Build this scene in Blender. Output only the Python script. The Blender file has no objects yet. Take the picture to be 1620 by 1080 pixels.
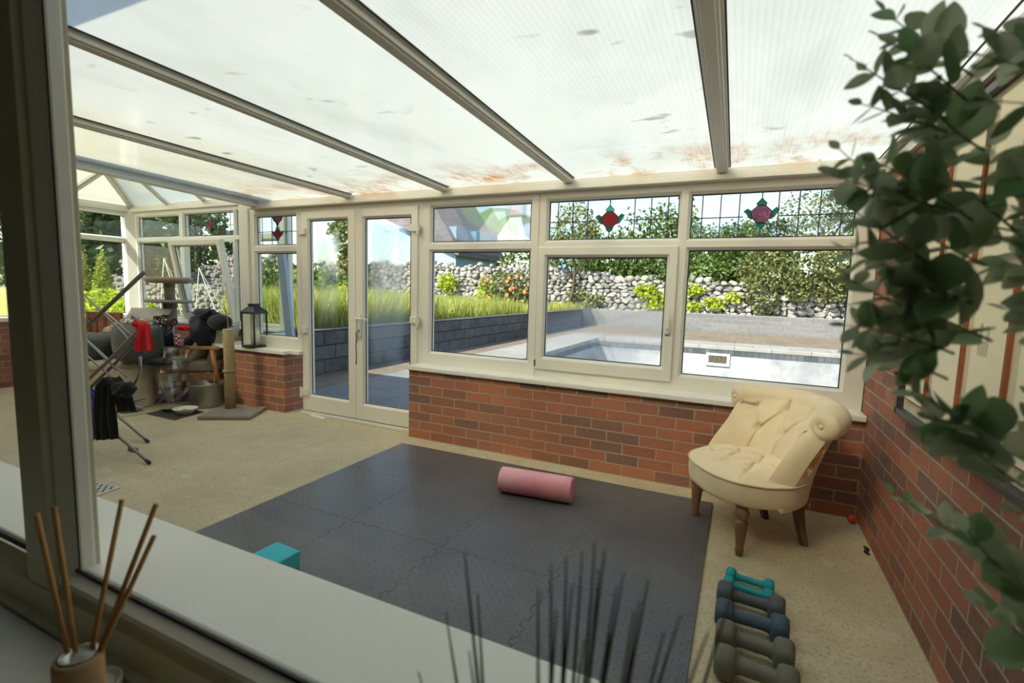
import bpy, math, random
from mathutils import Vector, Matrix
from math import sin, cos, pi, radians, sqrt, exp

SC = bpy.context.scene
COL = SC.collection
V3 = Vector

# ------------------------------------------------------------------ survey helper
CAM = V3((2.36813756, -3.30716245, 1.2559208))
CR = V3((0.90510329, 0.42422361, 0.02867692))
CU = V3((-0.07009549, 0.08235024, 0.99413533))
CF = V3((-0.41937412, 0.90180528, -0.10427163))
FPX = 778.08

def at(px, py, ax, v):
    """survey point seen at a pixel, on the plane ax = v"""
    d = CR * ((px - 810) / FPX) - CU * ((py - 540) / FPX) + CF
    i = 'xyz'.index(ax)
    return CAM + d * ((v - CAM[i]) / d[i])

# ------------------------------------------------------------------ mesh builder
class MB:
    def __init__(s):
        s.v = []; s.f = []
    def add(s, vs, fs):
        o = len(s.v)
        s.v.extend([tuple(p) for p in vs])
        s.f.extend([tuple(i + o for i in f) for f in fs])
        return s
    def box(s, x0, x1, y0, y1, z0, z1):
        vs = [(x0,y0,z0),(x1,y0,z0),(x1,y1,z0),(x0,y1,z0),(x0,y0,z1),(x1,y0,z1),(x1,y1,z1),(x0,y1,z1)]
        return s.add(vs, [(0,3,2,1),(4,5,6,7),(0,1,5,4),(1,2,6,5),(2,3,7,6),(3,0,4,7)])
    def obox(s, c, ax, ay, az):
        """oriented box, centre and three half-axis vectors"""
        c, ax, ay, az = V3(c), V3(ax), V3(ay), V3(az)
        vs = [c+ax*i+ay*j+az*k for k in (-1,1) for i,j in ((-1,-1),(1,-1),(1,1),(-1,1))]
        return s.add(vs, [(0,3,2,1),(4,5,6,7),(0,1,5,4),(1,2,6,5),(2,3,7,6),(3,0,4,7)])
    def bar(s, a, b, w, h, up=(0,0,1)):
        a, b = V3(a), V3(b); d = (b-a).normalized(); u = V3(up)
        sd = d.cross(u).normalized(); u = sd.cross(d).normalized()
        return s.obox((a+b)/2, (b-a)/2, sd*w/2, u*h/2)
    def tube(s, path, r, n=8, closed=False, cap=True):
        P = [V3(p) for p in path]; m = len(P)
        R = r if isinstance(r, (list, tuple)) else [r]*m
        t0 = (P[1]-P[0]).normalized()
        ref = V3((0,0,1)) if abs(t0.z) < .9 else V3((1,0,0))
        nrm = t0.cross(ref).normalized(); vs = []
        for i in range(m):
            if closed: t = (P[(i+1)%m]-P[i-1]).normalized()
            elif i == 0: t = t0
            elif i == m-1: t = (P[-1]-P[-2]).normalized()
            else: t = ((P[i+1]-P[i]).normalized()+(P[i]-P[i-1]).normalized()).normalized()
            nrm = (nrm - t*nrm.dot(t))
            if nrm.length < 1e-6: nrm = t.orthogonal()
            nrm.normalize(); b = t.cross(nrm)
            for k in range(n):
                a = 2*pi*k/n
                vs.append(P[i]+(nrm*cos(a)+b*sin(a))*R[i])
        fs = []
        for i in range(m if closed else m-1):
            j = (i+1) % m
            for k in range(n):
                k2 = (k+1) % n
                fs.append((i*n+k, i*n+k2, j*n+k2, j*n+k))
        if not closed and cap:
            fs.append(tuple(range(n-1,-1,-1))); fs.append(tuple((m-1)*n+k for k in range(n)))
        return s.add(vs, fs)
    def cyl(s, a, b, r0, r1=None, n=16):
        return s.tube([a, b], [r0, r0 if r1 is None else r1], n)
    def lathe(s, prof, c=(0,0,0), n=24, sx=1, sy=1):
        vs = []; fs = []; m = len(prof)
        for r, z in prof:
            for k in range(n):
                a = 2*pi*k/n
                vs.append((c[0]+r*sx*cos(a), c[1]+r*sy*sin(a), c[2]+z))
        for i in range(m-1):
            for k in range(n):
                k2 = (k+1) % n
                fs.append((i*n+k, i*n+k2, (i+1)*n+k2, (i+1)*n+k))
        if prof[0][0] > 1e-5: fs.append(tuple(range(n-1,-1,-1)))
        if prof[-1][0] > 1e-5: fs.append(tuple((m-1)*n+k for k in range(n)))
        return s.add(vs, fs)
    def ball(s, c, rx, ry=None, rz=None, nu=16, nv=10, noise=0, rnd=None):
        ry = rx if ry is None else ry; rz = rx if rz is None else rz
        vs = [(c[0],c[1],c[2]-rz)]; fs = []
        for i in range(1, nv):
            t = -pi/2+pi*i/nv
            for k in range(nu):
                a = 2*pi*k/nu; q = 1+(rnd.uniform(-noise,noise) if rnd else 0)
                vs.append((c[0]+rx*cos(t)*cos(a)*q, c[1]+ry*cos(t)*sin(a)*q, c[2]+rz*sin(t)*q))
        vs.append((c[0],c[1],c[2]+rz))
        for k in range(nu):
            fs.append((0, 1+(k+1)%nu, 1+k))
        for i in range(nv-2):
            for k in range(nu):
                k2=(k+1)%nu
                fs.append((1+i*nu+k, 1+i*nu+k2, 1+(i+1)*nu+k2, 1+(i+1)*nu+k))
        o = 1+(nv-2)*nu
        for k in range(nu):
            fs.append((o+k, o+(k+1)%nu, len(vs)-1))
        return s.add(vs, fs)
    def prism(s, poly, d0, d1, mp=lambda a,b,c: (a,b,c)):
        n = len(poly)
        vs = [mp(a,b,d0) for a,b in poly]+[mp(a,b,d1) for a,b in poly]
        fs = [tuple(range(n-1,-1,-1)), tuple(range(n,2*n))]
        for i in range(n):
            j=(i+1)%n; fs.append((i,j,n+j,n+i))
        return s.add(vs, fs)
    def grid(s, fn, nu, nv, wrapu=False):
        vs = [fn(i/(nu if wrapu else nu-1), j/(nv-1)) for j in range(nv) for i in range(nu)]
        fs = []
        for j in range(nv-1):
            for i in range(nu if wrapu else nu-1):
                i2=(i+1)%nu
                fs.append((j*nu+i, j*nu+i2, (j+1)*nu+i2, (j+1)*nu+i))
        return s.add(vs, fs)
    def rectframe(s, u0,u1,v0,v1, il,ir,ib,it, w0,w1, bead=.018, mp=lambda u,v,w:(u,w,v)):
        """mitred frame round a hole, with a sloping glazing bead on the w0 side"""
        def ring(k, w):
            return [mp(u0+il*k,v0+ib*k,w), mp(u1-ir*k,v0+ib*k,w), mp(u1-ir*k,v1-it*k,w), mp(u0+il*k,v1-it*k,w)]
        def ring2(d, w):
            return [mp(u0+il-d,v0+ib-d,w), mp(u1-ir+d,v0+ib-d,w), mp(u1-ir+d,v1-it+d,w), mp(u0+il-d,v1-it+d,w)]
        rings = [ring(0,w1), ring(0,w0), ring2(bead,w0), ring2(bead*.75,w0+.006), ring2(0,w0+.024), ring2(0,w1-.012), ring2(bead*.5,w1)]
        vs = [p for r in rings for p in r]; fs = []; m = len(rings)
        for i in range(m):
            j=(i+1)%m
            for k in range(4):
                k2=(k+1)%4
                fs.append((i*4+k, i*4+k2, j*4+k2, j*4+k))
        return s.add(vs, fs)
    def build(s, name, mat, parent=None, smooth=False, bevel=0, kind=None, segs=2, sub=0):
        me = bpy.data.meshes.new(name)
        me.from_pydata(s.v, [], s.f); me.update()
        if smooth:
            me.polygons.foreach_set('use_smooth', [True]*len(me.polygons))
        me.materials.append(mat)
        o = bpy.data.objects.new(name, me); COL.objects.link(o)
        if parent is not None: o.parent = parent
        if bevel:
            b = o.modifiers.new('Bevel','BEVEL'); b.width = bevel; b.segments = segs; b.limit_method='ANGLE'; b.angle_limit=radians(40)
        if sub:
            b = o.modifiers.new('Sub','SUBSURF'); b.levels = sub; b.render_levels = sub
        if kind: o['kind'] = kind
        return o

def fixn(o):
    import bmesh
    bm = bmesh.new(); bm.from_mesh(o.data); bmesh.ops.recalc_face_normals(bm, faces=bm.faces); bm.to_mesh(o.data); bm.free()
    return o

def tag(o, label, cat, group=None, kind=None):
    o['label'] = label; o['category'] = cat
    if group: o['group'] = group
    if kind: o['kind'] = kind
    return o

def thing(name, label, cat, loc=(0,0,0), rz=0, group=None, kind=None):
    o = bpy.data.objects.new(name, None); COL.objects.link(o)
    o.empty_display_size = .05
    o.location = loc; o.rotation_euler = (0,0,rz)
    return tag(o, label, cat, group, kind)

def copy_thing(o, parent=None):
    c = o.copy(); COL.objects.link(c)
    if parent is not None: c.parent = parent
    for ch in list(o.children): copy_thing(ch, c)
    return c

# ------------------------------------------------------------------ materials
class NT:
    def __init__(s, name):
        s.m = bpy.data.materials.new(name); s.m.use_nodes = True
        s.t = s.m.node_tree; s.t.nodes.clear()
        s.out = s.n('ShaderNodeOutputMaterial')
    def n(s, typ, ins=None, **kw):
        nd = s.t.nodes.new(typ)
        for k, v in kw.items(): setattr(nd, k, v)
        for k, v in (ins or {}).items():
            sk = nd.inputs[k]
            if isinstance(v, bpy.types.NodeSocket): s.t.links.new(v, sk)
            else: sk.default_value = v
        return nd
    def l(s, a, b): s.t.links.new(a, b)
    def math(s, op, a, b=0., c=None, clamp=False):
        nd = s.n('ShaderNodeMath', {0:a, 1:b}, operation=op, use_clamp=clamp)
        if c is not None:
            if isinstance(c, bpy.types.NodeSocket): s.l(c, nd.inputs[2])
            else: nd.inputs[2].default_value = c
        return nd.outputs[0]
    def mix(s, fac, a, b, typ='MIX'):
        nd = s.n('ShaderNodeMix', data_type='RGBA', blend_type=typ)
        for k, v in ((0,fac),(6,a),(7,b)):
            if isinstance(v, bpy.types.NodeSocket): s.l(v, nd.inputs[k])
            else: nd.inputs[k].default_value = v if k == 0 else (tuple(v)+(1,))[:4]
        return nd.outputs[2]
    def ramp(s, fac, stops, interp='LINEAR'):
        nd = s.n('ShaderNodeValToRGB', {0:fac}); cr = nd.color_ramp; cr.interpolation = interp
        while len(cr.elements) > 1: cr.elements.remove(cr.elements[-1])
        for i,(p,c) in enumerate(stops):
            e = cr.elements[0] if i == 0 else cr.elements.new(p)
            e.position = p; e.color = (c,c,c,1) if isinstance(c,(int,float)) else (tuple(c)+(1,))[:4]
        return nd.outputs[0]
    def noise(s, scale, vec=None, detail=4, rough=.55, out=0):
        ins = {'Scale':scale,'Detail':detail,'Roughness':rough}
        if vec is not None: ins['Vector'] = vec
        return s.n('ShaderNodeTexNoise', ins).outputs[out]
    def obj(s): return s.n('ShaderNodeTexCoord').outputs['Object']
    def pos(s): return s.n('ShaderNodeNewGeometry').outputs['Position']
    def scale(s, vec, sc):
        return s.n('ShaderNodeMapping', {'Vector':vec,'Scale':sc}).outputs[0]
    def bump(s, h, strength=.3, dist=.01):
        return s.n('ShaderNodeBump', {'Height':h,'Strength':strength,'Distance':dist}).outputs[0]
    def bsdf(s, col, rough=.5, spec=.5, metal=0., normal=None, **kw):
        ins = {'Base Color': col if isinstance(col, bpy.types.NodeSocket) else (tuple(col)+(1,))[:4], 'Roughness':rough, 'Metallic':metal, 'Specular IOR Level':spec}
        if normal is not None: ins['Normal'] = normal
        ins.update(kw)
        return s.n('ShaderNodeBsdfPrincipled', ins).outputs[0]
    def fres(s, ior):
        # same reflectance on either face of a sheet
        bf = s.n('ShaderNodeNewGeometry').outputs['Backfacing']
        return s.n('ShaderNodeFresnel', {'IOR': s.math('MULTIPLY_ADD', bf, 1/ior-ior, ior)}).outputs[0]
    def done(s, sh):
        s.l(sh, s.out.inputs[0]); return s.m

def srgb(r, g, b):
    f = lambda c: (c/255/12.92) if c/255 <= .04045 else ((c/255+.055)/1.055)**2.4
    return (f(r), f(g), f(b))

def plain(name, col, rough=.5, spec=.5, metal=0., var=.08, vs=30., bump=0., bs=60., bd=.004):
    t = NT(name); c = t.obj()
    nz = t.noise(vs, c)
    k = t.ramp(nz, [(.25,1-var),(.75,1+var)])
    colo = t.mix(1., col, k, 'MULTIPLY')
    nm = t.bump(t.noise(bs, c), bump, bd) if bump else None
    return t.done(t.bsdf(colo, rough, spec, metal, nm))

def brick_mat(name, ux=0., uz=.0025, flip=False):
    t = NT(name); p = t.pos()
    sp = t.n('ShaderNodeSeparateXYZ', {0:p})
    u = t.math('ADD', t.math('ADD', sp.outputs[0], sp.outputs[1]), ux)
    z = t.math('SUBTRACT', sp.outputs[2], uz)
    jit = t.noise(7., p, 2)
    z2 = t.math('ADD', z, t.math('MULTIPLY', t.math('SUBTRACT', jit, .5), .006))
    u2 = t.math('ADD', u, t.math('MULTIPLY', t.math('SUBTRACT', t.noise(9., p, 2), .5), .008))
    vec = t.n('ShaderNodeCombineXYZ', {0:u2,1:z2}).outputs[0]
    br = t.n('ShaderNodeTexBrick', {'Vector':vec,'Color1':(0,0,0,1),'Color2':(1,1,1,1),'Mortar':(.5,.5,.5,1),'Scale':1.,'Mortar Size':.0054,'Mortar Smooth':.25,'Bias':0.,'Brick Width':.225,'Row Height':.075}, offset=.5, offset_frequency=2)
    tint = br.outputs[0]; mort = br.outputs[1]
    face = t.ramp(tint, [(0.,srgb(142,90,70)),(.25,srgb(178,110,82)),(.42,srgb(156,97,76)),(.58,srgb(188,118,86)),(.70,srgb(138,92,74)),(.84,srgb(122,92,79)),(1.,srgb(104,83,76))])
    face = t.mix(t.ramp(t.noise(38.,p,5,.7),[(.35,0.),(.7,.55)]), face, t.mix(.5, face, srgb(192,130,104)))
    grit = t.noise(160.,p,3,.7)
    face = t.mix(t.ramp(grit,[(.52,0.),(.72,.6)]), face, srgb(96,60,50))
    dirt = t.ramp(t.noise(2.6,p,4),[(.38,0.),(.68,.5)])
    face = t.mix(dirt, face, srgb(128,98,86))
    mo = t.mix(t.noise(40.,p), srgb(188,174,150), srgb(144,130,110))
    col = t.mix(mort, face, mo)
    h = t.math('ADD', t.math('MULTIPLY', t.math('SUBTRACT', 1., mort), 1.), t.math('MULTIPLY', t.noise(70.,p,5,.7), .55))
    h = t.math('ADD', h, t.math('MULTIPLY', t.noise(18.,t.scale(p,(1,1,3)),3), .4))
    return t.done(t.bsdf(col, .85, .25, 0., t.bump(h, .9, .006)))

def leaf_mat(name, c1, c2, trans=.35, rough=.45, spec=.35, gloss=True):
    t = NT(name)
    g = t.n('ShaderNodeNewGeometry')
    col = t.mix(g.outputs['Random Per Island'], c1, c2)
    d = t.bsdf(col, rough, spec)
    tr = t.n('ShaderNodeBsdfTranslucent', {0: t.mix(.5, col, (col if False else (.75,.85,.2)), 'MULTIPLY')}).outputs[0]
    tr = t.n('ShaderNodeBsdfTranslucent', {0: col}).outputs[0]
    return t.done(t.n('ShaderNodeMixShader', {0:trans,1:d,2:tr}).outputs[0])

def glass_mat(name, tint=(.97,.985,.975), fog=None, refl=1.0):
    """clear window pane; fog(t, co) gives a 0..1 condensation mask"""
    t = NT(name)
    fr = t.fres(1.5)
    fr = t.math('MULTIPLY', fr, .38*refl)
    tr = t.n('ShaderNodeBsdfTransparent', {0:tint+(1,)}).outputs[0]
    gl = t.n('ShaderNodeBsdfGlossy', {0:(1,1,1,1),'Roughness':.0}).outputs[0]
    sh = t.n('ShaderNodeMixShader', {0:fr,1:tr,2:gl}).outputs[0]
    if fog:
        mask, blur, white = fog(t, t.obj())
        rf = t.n('ShaderNodeBsdfRefraction', {0:(.97,.98,.98,1),'Roughness':blur,'IOR':1.08}).outputs[0]
        tl = t.n('ShaderNodeBsdfTranslucent', {0:(.9,.93,.94,1)}).outputs[0]
        fg = t.n('ShaderNodeMixShader', {0:white,1:rf,2:tl}).outputs[0]
        sh = t.n('ShaderNodeMixShader', {0:mask,1:sh,2:fg}).outputs[0]
    return t.done(sh)
SUN_E = 5.4; SKY_E = .17; EXPO = 1.08; ROOF_FWD = .42
# ================================================================== MATERIALS
M = {}
M['upvc'] = plain('upvc', srgb(231,229,218), .35, .5, 0, .02, 8)
M['upvc_old'] = plain('upvc_shelf', srgb(238,237,228), .3, .5, 0, .03, 5)
M['gasket'] = plain('gasket', (.015,.016,.02), .6)
M['brick'] = brick_mat('brick_front')
M['brick_side'] = brick_mat('brick_side', ux=.11, uz=.004)
M['steel'] = plain('steel', (.62,.62,.6), .3, .5, 1., .05)
M['lead'] = plain('lead_came', (.06,.065,.075), .5, .5, .3)
M['black'] = plain('black_metal', (.018,.018,.02), .5)
M['plaster'] = plain('plaster', srgb(226,222,210), .85, .2, 0, .03, 3)

def m_rafter():
    t = NT('rafter_metal'); p = t.pos()
    col = t.mix(t.noise(3., t.scale(p,(8,.6,8)),4), srgb(226,224,216), srgb(200,198,188))
    return t.done(t.bsdf(col, .4, .5, .1))
M['rafter'] = m_rafter()

def m_roof(name='polycarbonate', stains=True, warm=1.):
    t = NT(name); p = t.pos()
    sp = t.n('ShaderNodeSeparateXYZ', {0:p}); X, Y = sp.outputs[0], sp.outputs[1]
    # twin-wall ribs
    rib = t.math('SINE', t.math('MULTIPLY', X, 2*pi/.021))
    ribk = t.math('MULTIPLY_ADD', rib, .018, .982)
    col = t.mix(t.noise(1.1, t.scale(p,(1,.5,1)),4), srgb(240,239,228), srgb(230,228,210))
    if stains:
        # grey-green algae washes, mould spots, rusty run-off by the eaves
        al = t.ramp(t.noise(1.5, t.scale(p,(1.0,.45,1)),5,.6), [(.50,0.),(.76,.38)])
        col = t.mix(al, col, srgb(160,162,140))
        sp2 = t.noise(8.5, t.scale(p,(.7,1.1,1)),1.5,.5)
        spot = t.ramp(sp2, [(.665,0.),(.75,.6)])
        far = t.math('MULTIPLY', spot, t.ramp(t.noise(.9,p,2),[(.45,0.),(.6,1.)]))
        col = t.mix(far, col, srgb(96,98,74))
        rz = t.ramp(t.math('ADD', t.math('MULTIPLY', Y, 1.), 1.), [(.40,0.),(.85,1.)])
        rn = t.ramp(t.noise(3.2, t.scale(p,(1.1,.8,1)),4,.65), [(.47,0.),(.64,1.)])
        rn2 = t.ramp(t.noise(22., t.scale(p,(1.6,.25,1)),3,.7), [(.35,.35),(.62,1.)])
        col = t.mix(t.math('MULTIPLY', t.math('MULTIPLY', rz, rn), rn2), col, srgb(196,128,52))
    col = t.mix(1., col, ribk, 'MULTIPLY')
    nm = t.bump(rib, .15, .002)
    d = t.n('ShaderNodeBsdfDiffuse', {0:col}).outputs[0]
    tr = t.n('ShaderNodeBsdfTranslucent', {0:col,'Normal':nm}).outputs[0]
    gl = t.n('ShaderNodeBsdfGlossy', {0:(1,1,1,1),'Roughness':.12}).outputs[0]
    # cloudy plastic: part scattered evenly, part scattered onward in the sun's direction
    fw = t.n('ShaderNodeBsdfRefraction', {0:col,'Roughness':1.,'IOR':1.05}).outputs[0]
    sh = t.n('ShaderNodeMixShader', {0:.55,1:d,2:tr}).outputs[0]
    sh = t.n('ShaderNodeMixShader', {0:ROOF_FWD,1:sh,2:fw}).outputs[0]
    fr = t.math('MULTIPLY', t.fres(1.45), .6)
    return t.done(t.n('ShaderNodeMixShader', {0:fr,1:sh,2:gl}).outputs[0])
M['roof'] = m_roof()
M['roof_bay'] = m_roof('polycarbonate_bay', False)

def m_floor():
    t = NT('concrete_floor'); p = t.pos()
    a = t.noise(1.3,p,6,.6); b = t.noise(9.,p,6,.7); c = t.noise(70.,p,4,.7)
    col = t.ramp(a, [(.3,srgb(188,176,144)),(.55,srgb(207,195,162)),(.75,srgb(216,206,177))])
    col = t.mix(t.ramp(b,[(.4,0.),(.75,.45)]), col, srgb(166,156,128))
    col = t.mix(t.ramp(c,[(.35,.55),(.5,0.)]), col, srgb(128,120,92))
    col = t.mix(t.ramp(t.noise(4.,p,3,.5),[(.66,0.),(.74,.5)]), col, srgb(222,216,196))
    h = t.math('ADD', t.math('MULTIPLY', c, .6), b)
    return t.done(t.bsdf(col, .75, .3, 0., t.bump(h, .35, .006)))
M['floor'] = m_floor()

# ================================================================== SHELL
def solid(name, label, cat, mb, mat, **k):
    return tag(mb.build(name, mat, **k), label, cat, kind='structure')

XR = 3.0435
solid('floor', 'bare pale concrete floor of the conservatory', 'floor', MB().box(-5.3,XR,-3.0,.75,-.2,0), M['floor'])
w = MB().box(XR,XR+.22,-2.99,.35,-.2,2.06)
solid('wall_right', 'full height red brick side wall on the right', 'wall', w, M['brick_side'])
fw = MB().box(-.105,XR,0,.24,-.2,.577)
solid('wall_front', 'low red brick wall under the three wide windows', 'wall', fw, M['brick'])
pw = MB().box(-2.47,-1.60,.02,.24,-.2,.577); pw.box(-2.47,-2.25,.24,.60,-.2,.577); pw.box(-5.06,-2.47,.60,.80,-.2,.74)
pw.box(-5.26,-5.06,-1.2,.80,-.2,.74)
solid('wall_bay', 'short red brick pier and low walls left of the glazed doors', 'wall', pw, M['brick'])
# left end wall of the lean-to, brick, next to the house
solid('wall_left', 'red brick end wall beyond the left house pane', 'wall', MB().box(-5.26,-5.06,-3.0,-1.2,-.2,2.5), M['brick_side'])
# house wall with the internal window opening
HY = -2.936          # glass plane of the internal window
hw = MB()
hw.box(-6.,.30,-3.06,-2.90,-.2,2.74); hw.box(.30,XR+.22,-3.06,-2.90,-.2,.70); hw.box(.30,.62,-3.06,-2.90,1.98,2.74); hw.box(.62,XR+.22,-3.06,-2.90,1.98,2.25)
solid('wall_back', 'red brick house wall that holds the internal window', 'wall', hw, M['brick'])
rm = MB()
rm.box(-1.2,-1.1,-6.6,-3.06,-.2,2.5); rm.box(XR+.15,XR+.25,-6.6,-3.06,-.2,2.5); rm.box(-1.2,XR+.25,-6.7,-6.6,-.2,2.5)
solid('wall_room', 'walls of the dim room the view is taken from', 'wall', rm, plain('room_paint', srgb(196,192,172), .9, .2))
solid('ceiling', 'ceiling of the dim house room', 'ceiling', MB().box(-1.2,XR+.25,-6.7,-3.06,2.42,2.52), M['plaster'])
solid('floor', 'floor of the dim house room', 'floor', MB().box(-1.2,XR+.25,-6.7,-3.06,-.2,.0), plain('room_carpet', srgb(120,110,95), .95, .1))

# ------------------------------------------------------------------ lean-to roof
def m_topskin():
    t = NT('polycarbonate_outer_skin')
    return t.done(t.n('ShaderNodeBsdfTransparent', {0:(.96,.96,.94,1)}).outputs[0])
M['topskin'] = m_topskin()
def two_skin(o):
    # clear outer skin over the cloudy inner one
    o.data.materials.append(M['topskin'])
    for f in o.data.polygons:
        if f.normal.z > .3: f.material_index = 1

RZ = lambda y: 2.047 - .025*y
rx = [(-2.03,-1.992),( -.82,-.90),(.175,.187),(1.202,1.236),(2.198,2.235)]     # rafter x at the eaves and up the slope
def rxx(i, y):
    if i < 0: return -2.03
    if i > 4: return XR
    a, b = rx[i]; return a + (b-a)*min(1,(-y)/2.2) if i not in (1,) else a+(b-a)*(-y)/1.9
desc = ['leftmost cloudy roof sheet between the bay beam and first bar','second cloudy roof sheet from the left','third cloudy roof sheet, rust stained by the eaves','fourth cloudy roof sheet with grey streaks','rightmost cloudy roof sheet beside the brick wall']
for i in range(5):
    a = lambda y: rxx(i, y); b = lambda y: rxx(i+1, y)
    mb = MB(); ys = (.20,-2.93)
    vs = []
    for dz in (0,.016):
        for y in ys:
            vs += [(a(y),y,RZ(y)+dz),(b(y),y,RZ(y)+dz)]
    mb.add(vs, [(0,1,3,2),(4,6,7,5),(0,4,5,1),(2,3,7,6),(0,2,6,4),(1,5,7,3)])
    o = fixn(mb.build('ceiling', M['roof'])); two_skin(o); tag(o, desc[i], 'roof panel', 'polycarbonate roof sheets', 'structure')
rdesc = ['first grey roof bar right of the bay beam','second grey roof bar from the left','third grey roof bar, meeting the eaves above window','rightmost grey roof bar, almost straight up']
for i in range(1,5):
    y0, y1 = .06, -2.92
    p0 = V3((rxx(i,y0),y0,RZ(y0))); p1 = V3((rxx(i,y1),y1,RZ(y1)))
    t_ = thing('trim_%d'%i, rdesc[i-1], 'roof bar', (0,0,0), 0, 'roof glazing bars', 'structure')
    d = (p1-p0).normalized(); sx = V3((1,0,0)); up = sx.cross(d).normalized()
    if up.z < 0: up = -up
    c = (p0+p1)/2; L = (p1-p0).length/2
    mb = MB().obox(c-up*.017, sx*.031, d*L, up*.014); mb.obox(c-up*.034, sx*.021, d*L, up*.005); mb.obox(c-up*.004, sx*.042, d*L, up*.004)
    mb.build('bar', M['rafter'], t_, bevel=.003)
    g = MB()
    for sgn in (-1,1): g.obox(c+up*.0005-up*.004+sx*sgn*.044, sx*.003, d*L, up*.003)
    g.build('gasket', M['gasket'], t_)
    MB().obox(p0-up*.019-d*.004, sx*.034, d*.005, up*.019).build('end_cap', M['upvc'], t_, bevel=.002)
# beam between lean-to and bay roof
bt = thing('trim_5', 'thick white beam dividing the lean-to roof from the bay', 'beam', kind='structure')
b0 = V3((-2.03,.10,2.036)); b1 = V3((-1.985,-2.92,2.115))
MB().bar(b0,b1,.065,.055).build('bar', M['upvc'], bt, bevel=.004)
MB().bar(b0+V3((.018,0,-.038)),b1+V3((.018,0,-.038)),.085,.022).build('lower_ledge', M['upvc'], bt, bevel=.004)
MB().bar(b0+V3((.042,0,.020)),b1+V3((.042,0,.020)),.016,.012).build('gasket', M['gasket'], bt)
# ribbed eaves fascia
fa = MB()
for k in range(4):
    fa.box(-2.10,XR,.045+.010*k,.19,1.968+.019*k,1.968+.019*k+.0175)
solid('trim_6', 'ribbed white eaves strip above the windows and doors', 'eaves trim', fa, M['upvc'], bevel=.003)
solid('trim_7', 'small white joint clip on the ribbed eaves strip', 'trim', MB().box(2.70,2.716,.036,.06,1.966,2.048), M['upvc'], bevel=.003)
# roof edge along the brick wall
we = MB().box(XR-.05,XR+.005,-2.9,.05,2.02,2.035)
we.bar((XR-.012,.05,1.965),(XR-.012,-2.9,2.04),.02,.05)
solid('trim_8', 'white roof edge strip along the brick side wall', 'trim', we, M['upvc'])
solid('trim_9', 'thin black cable along the roof edge by the brick wall', 'cable', MB().tube([(XR-.06,.03,2.02),(XR-.06,-1.4,2.055),(XR-.06,-2.88,2.09)], .004, 6), M['black'])

# ------------------------------------------------------------------ window boards
sb = MB().box(-.105,XR-.003,-.03,.14,.575,.611)
solid('trim_10', 'long white window board on the low brick wall', 'window sill', sb, M['upvc_old'], bevel=.006)
sb2 = MB(); sb2.prism([(-2.62,-.015),(-1.56,-.015),(-1.56,.06),(-1.45,.06),(-1.45,.14),(-2.25,.14),(-2.25,.60),(-2.62,.60)], .575, .611)
o = fixn(sb2.build('trim_11', M['upvc_old'], bevel=.005)); tag(o, 'short white window board on the brick pier under the lantern', 'window sill', kind='structure')

# ------------------------------------------------------------------ windows, front wall (inner face y=.12)
FRONT = lambda u,v,w: (u,w,v)
def pane(parent, u0,u1,v0,v1, w, mat, mp=FRONT, name='pane'):
    e = .004
    mb = MB(); a = [(u0-e,v0-e),(u1+e,v0-e),(u1+e,v1+e),(u0-e,v1+e)]
    mb.prism(a, w, w+.005, mp)
    p = fixn(mb.build(name, mat, parent))
    g = MB(); q = .009
    def strip(x0,x1,z0,z1): g.prism([(x0,z0),(x1,z0),(x1,z1),(x0,z1)], w-.004, w-.0005, mp)
    strip(u0-e,u1+e,v0-e,v0+q*.7); strip(u0-e,u1+e,v1-q,v1+e); strip(u0-e,u0+q*.8,v0,v1); strip(u1-q*.7,u1+e,v0,v1)
    fixn(g.build('gasket', M['gasket'], parent))
    return p

def fog_blot(seed, zlo, zhi, amount=.9, streak=True, soft=.12, xr=None):
    """condensation cloud between heights zlo and zhi (world z), streaked by running drops"""
    def f(t, co):
        p = t.pos(); sp = t.n('ShaderNodeSeparateXYZ',{0:p}); Z = sp.outputs[2]; X = sp.outputs[0]
        pn = t.n('ShaderNodeMapping', {'Vector':p,'Location':(seed*3.1,seed,seed*1.7),'Scale':(1,1,.55)}).outputs[0]
        n = t.noise(3.4, pn, 3, .5)
        zz = t.math('ADD', Z, t.math('MULTIPLY', t.math('SUBTRACT', n, .5), .45))
        m = t.math('MULTIPLY', t.n('ShaderNodeMapRange',{0:zz,1:zlo-soft,2:zlo+soft},interpolation_type='SMOOTHSTEP').outputs[0],
                   t.n('ShaderNodeMapRange',{0:zz,1:zhi+soft,2:zhi-soft},interpolation_type='SMOOTHSTEP').outputs[0])
        if xr:
            xx = t.math('ADD', X, t.math('MULTIPLY', t.math('SUBTRACT', n, .5), .2))
            m = t.math('MULTIPLY', m, t.math('MULTIPLY', t.n('ShaderNodeMapRange',{0:xx,1:xr[0]-.05,2:xr[0]+.05},interpolation_type='SMOOTHSTEP').outputs[0],
                   t.n('ShaderNodeMapRange',{0:xx,1:xr[1]+.05,2:xr[1]-.05},interpolation_type='SMOOTHSTEP').outputs[0]))
        if streak:
            st = t.noise(1., t.scale(p,(60,1,2.2)), 3, .6)
            m = t.math('MULTIPLY', m, t.ramp(st,[(.30,.35),(.42,1.)]))
            sp_ = t.noise(90., p, 2, .5); m = t.math('MULTIPLY', m, t.ramp(sp_,[(.3,.6),(.45,1.)]))
        return t.math('MULTIPLY', m, amount), .13, .16
    return f
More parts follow.
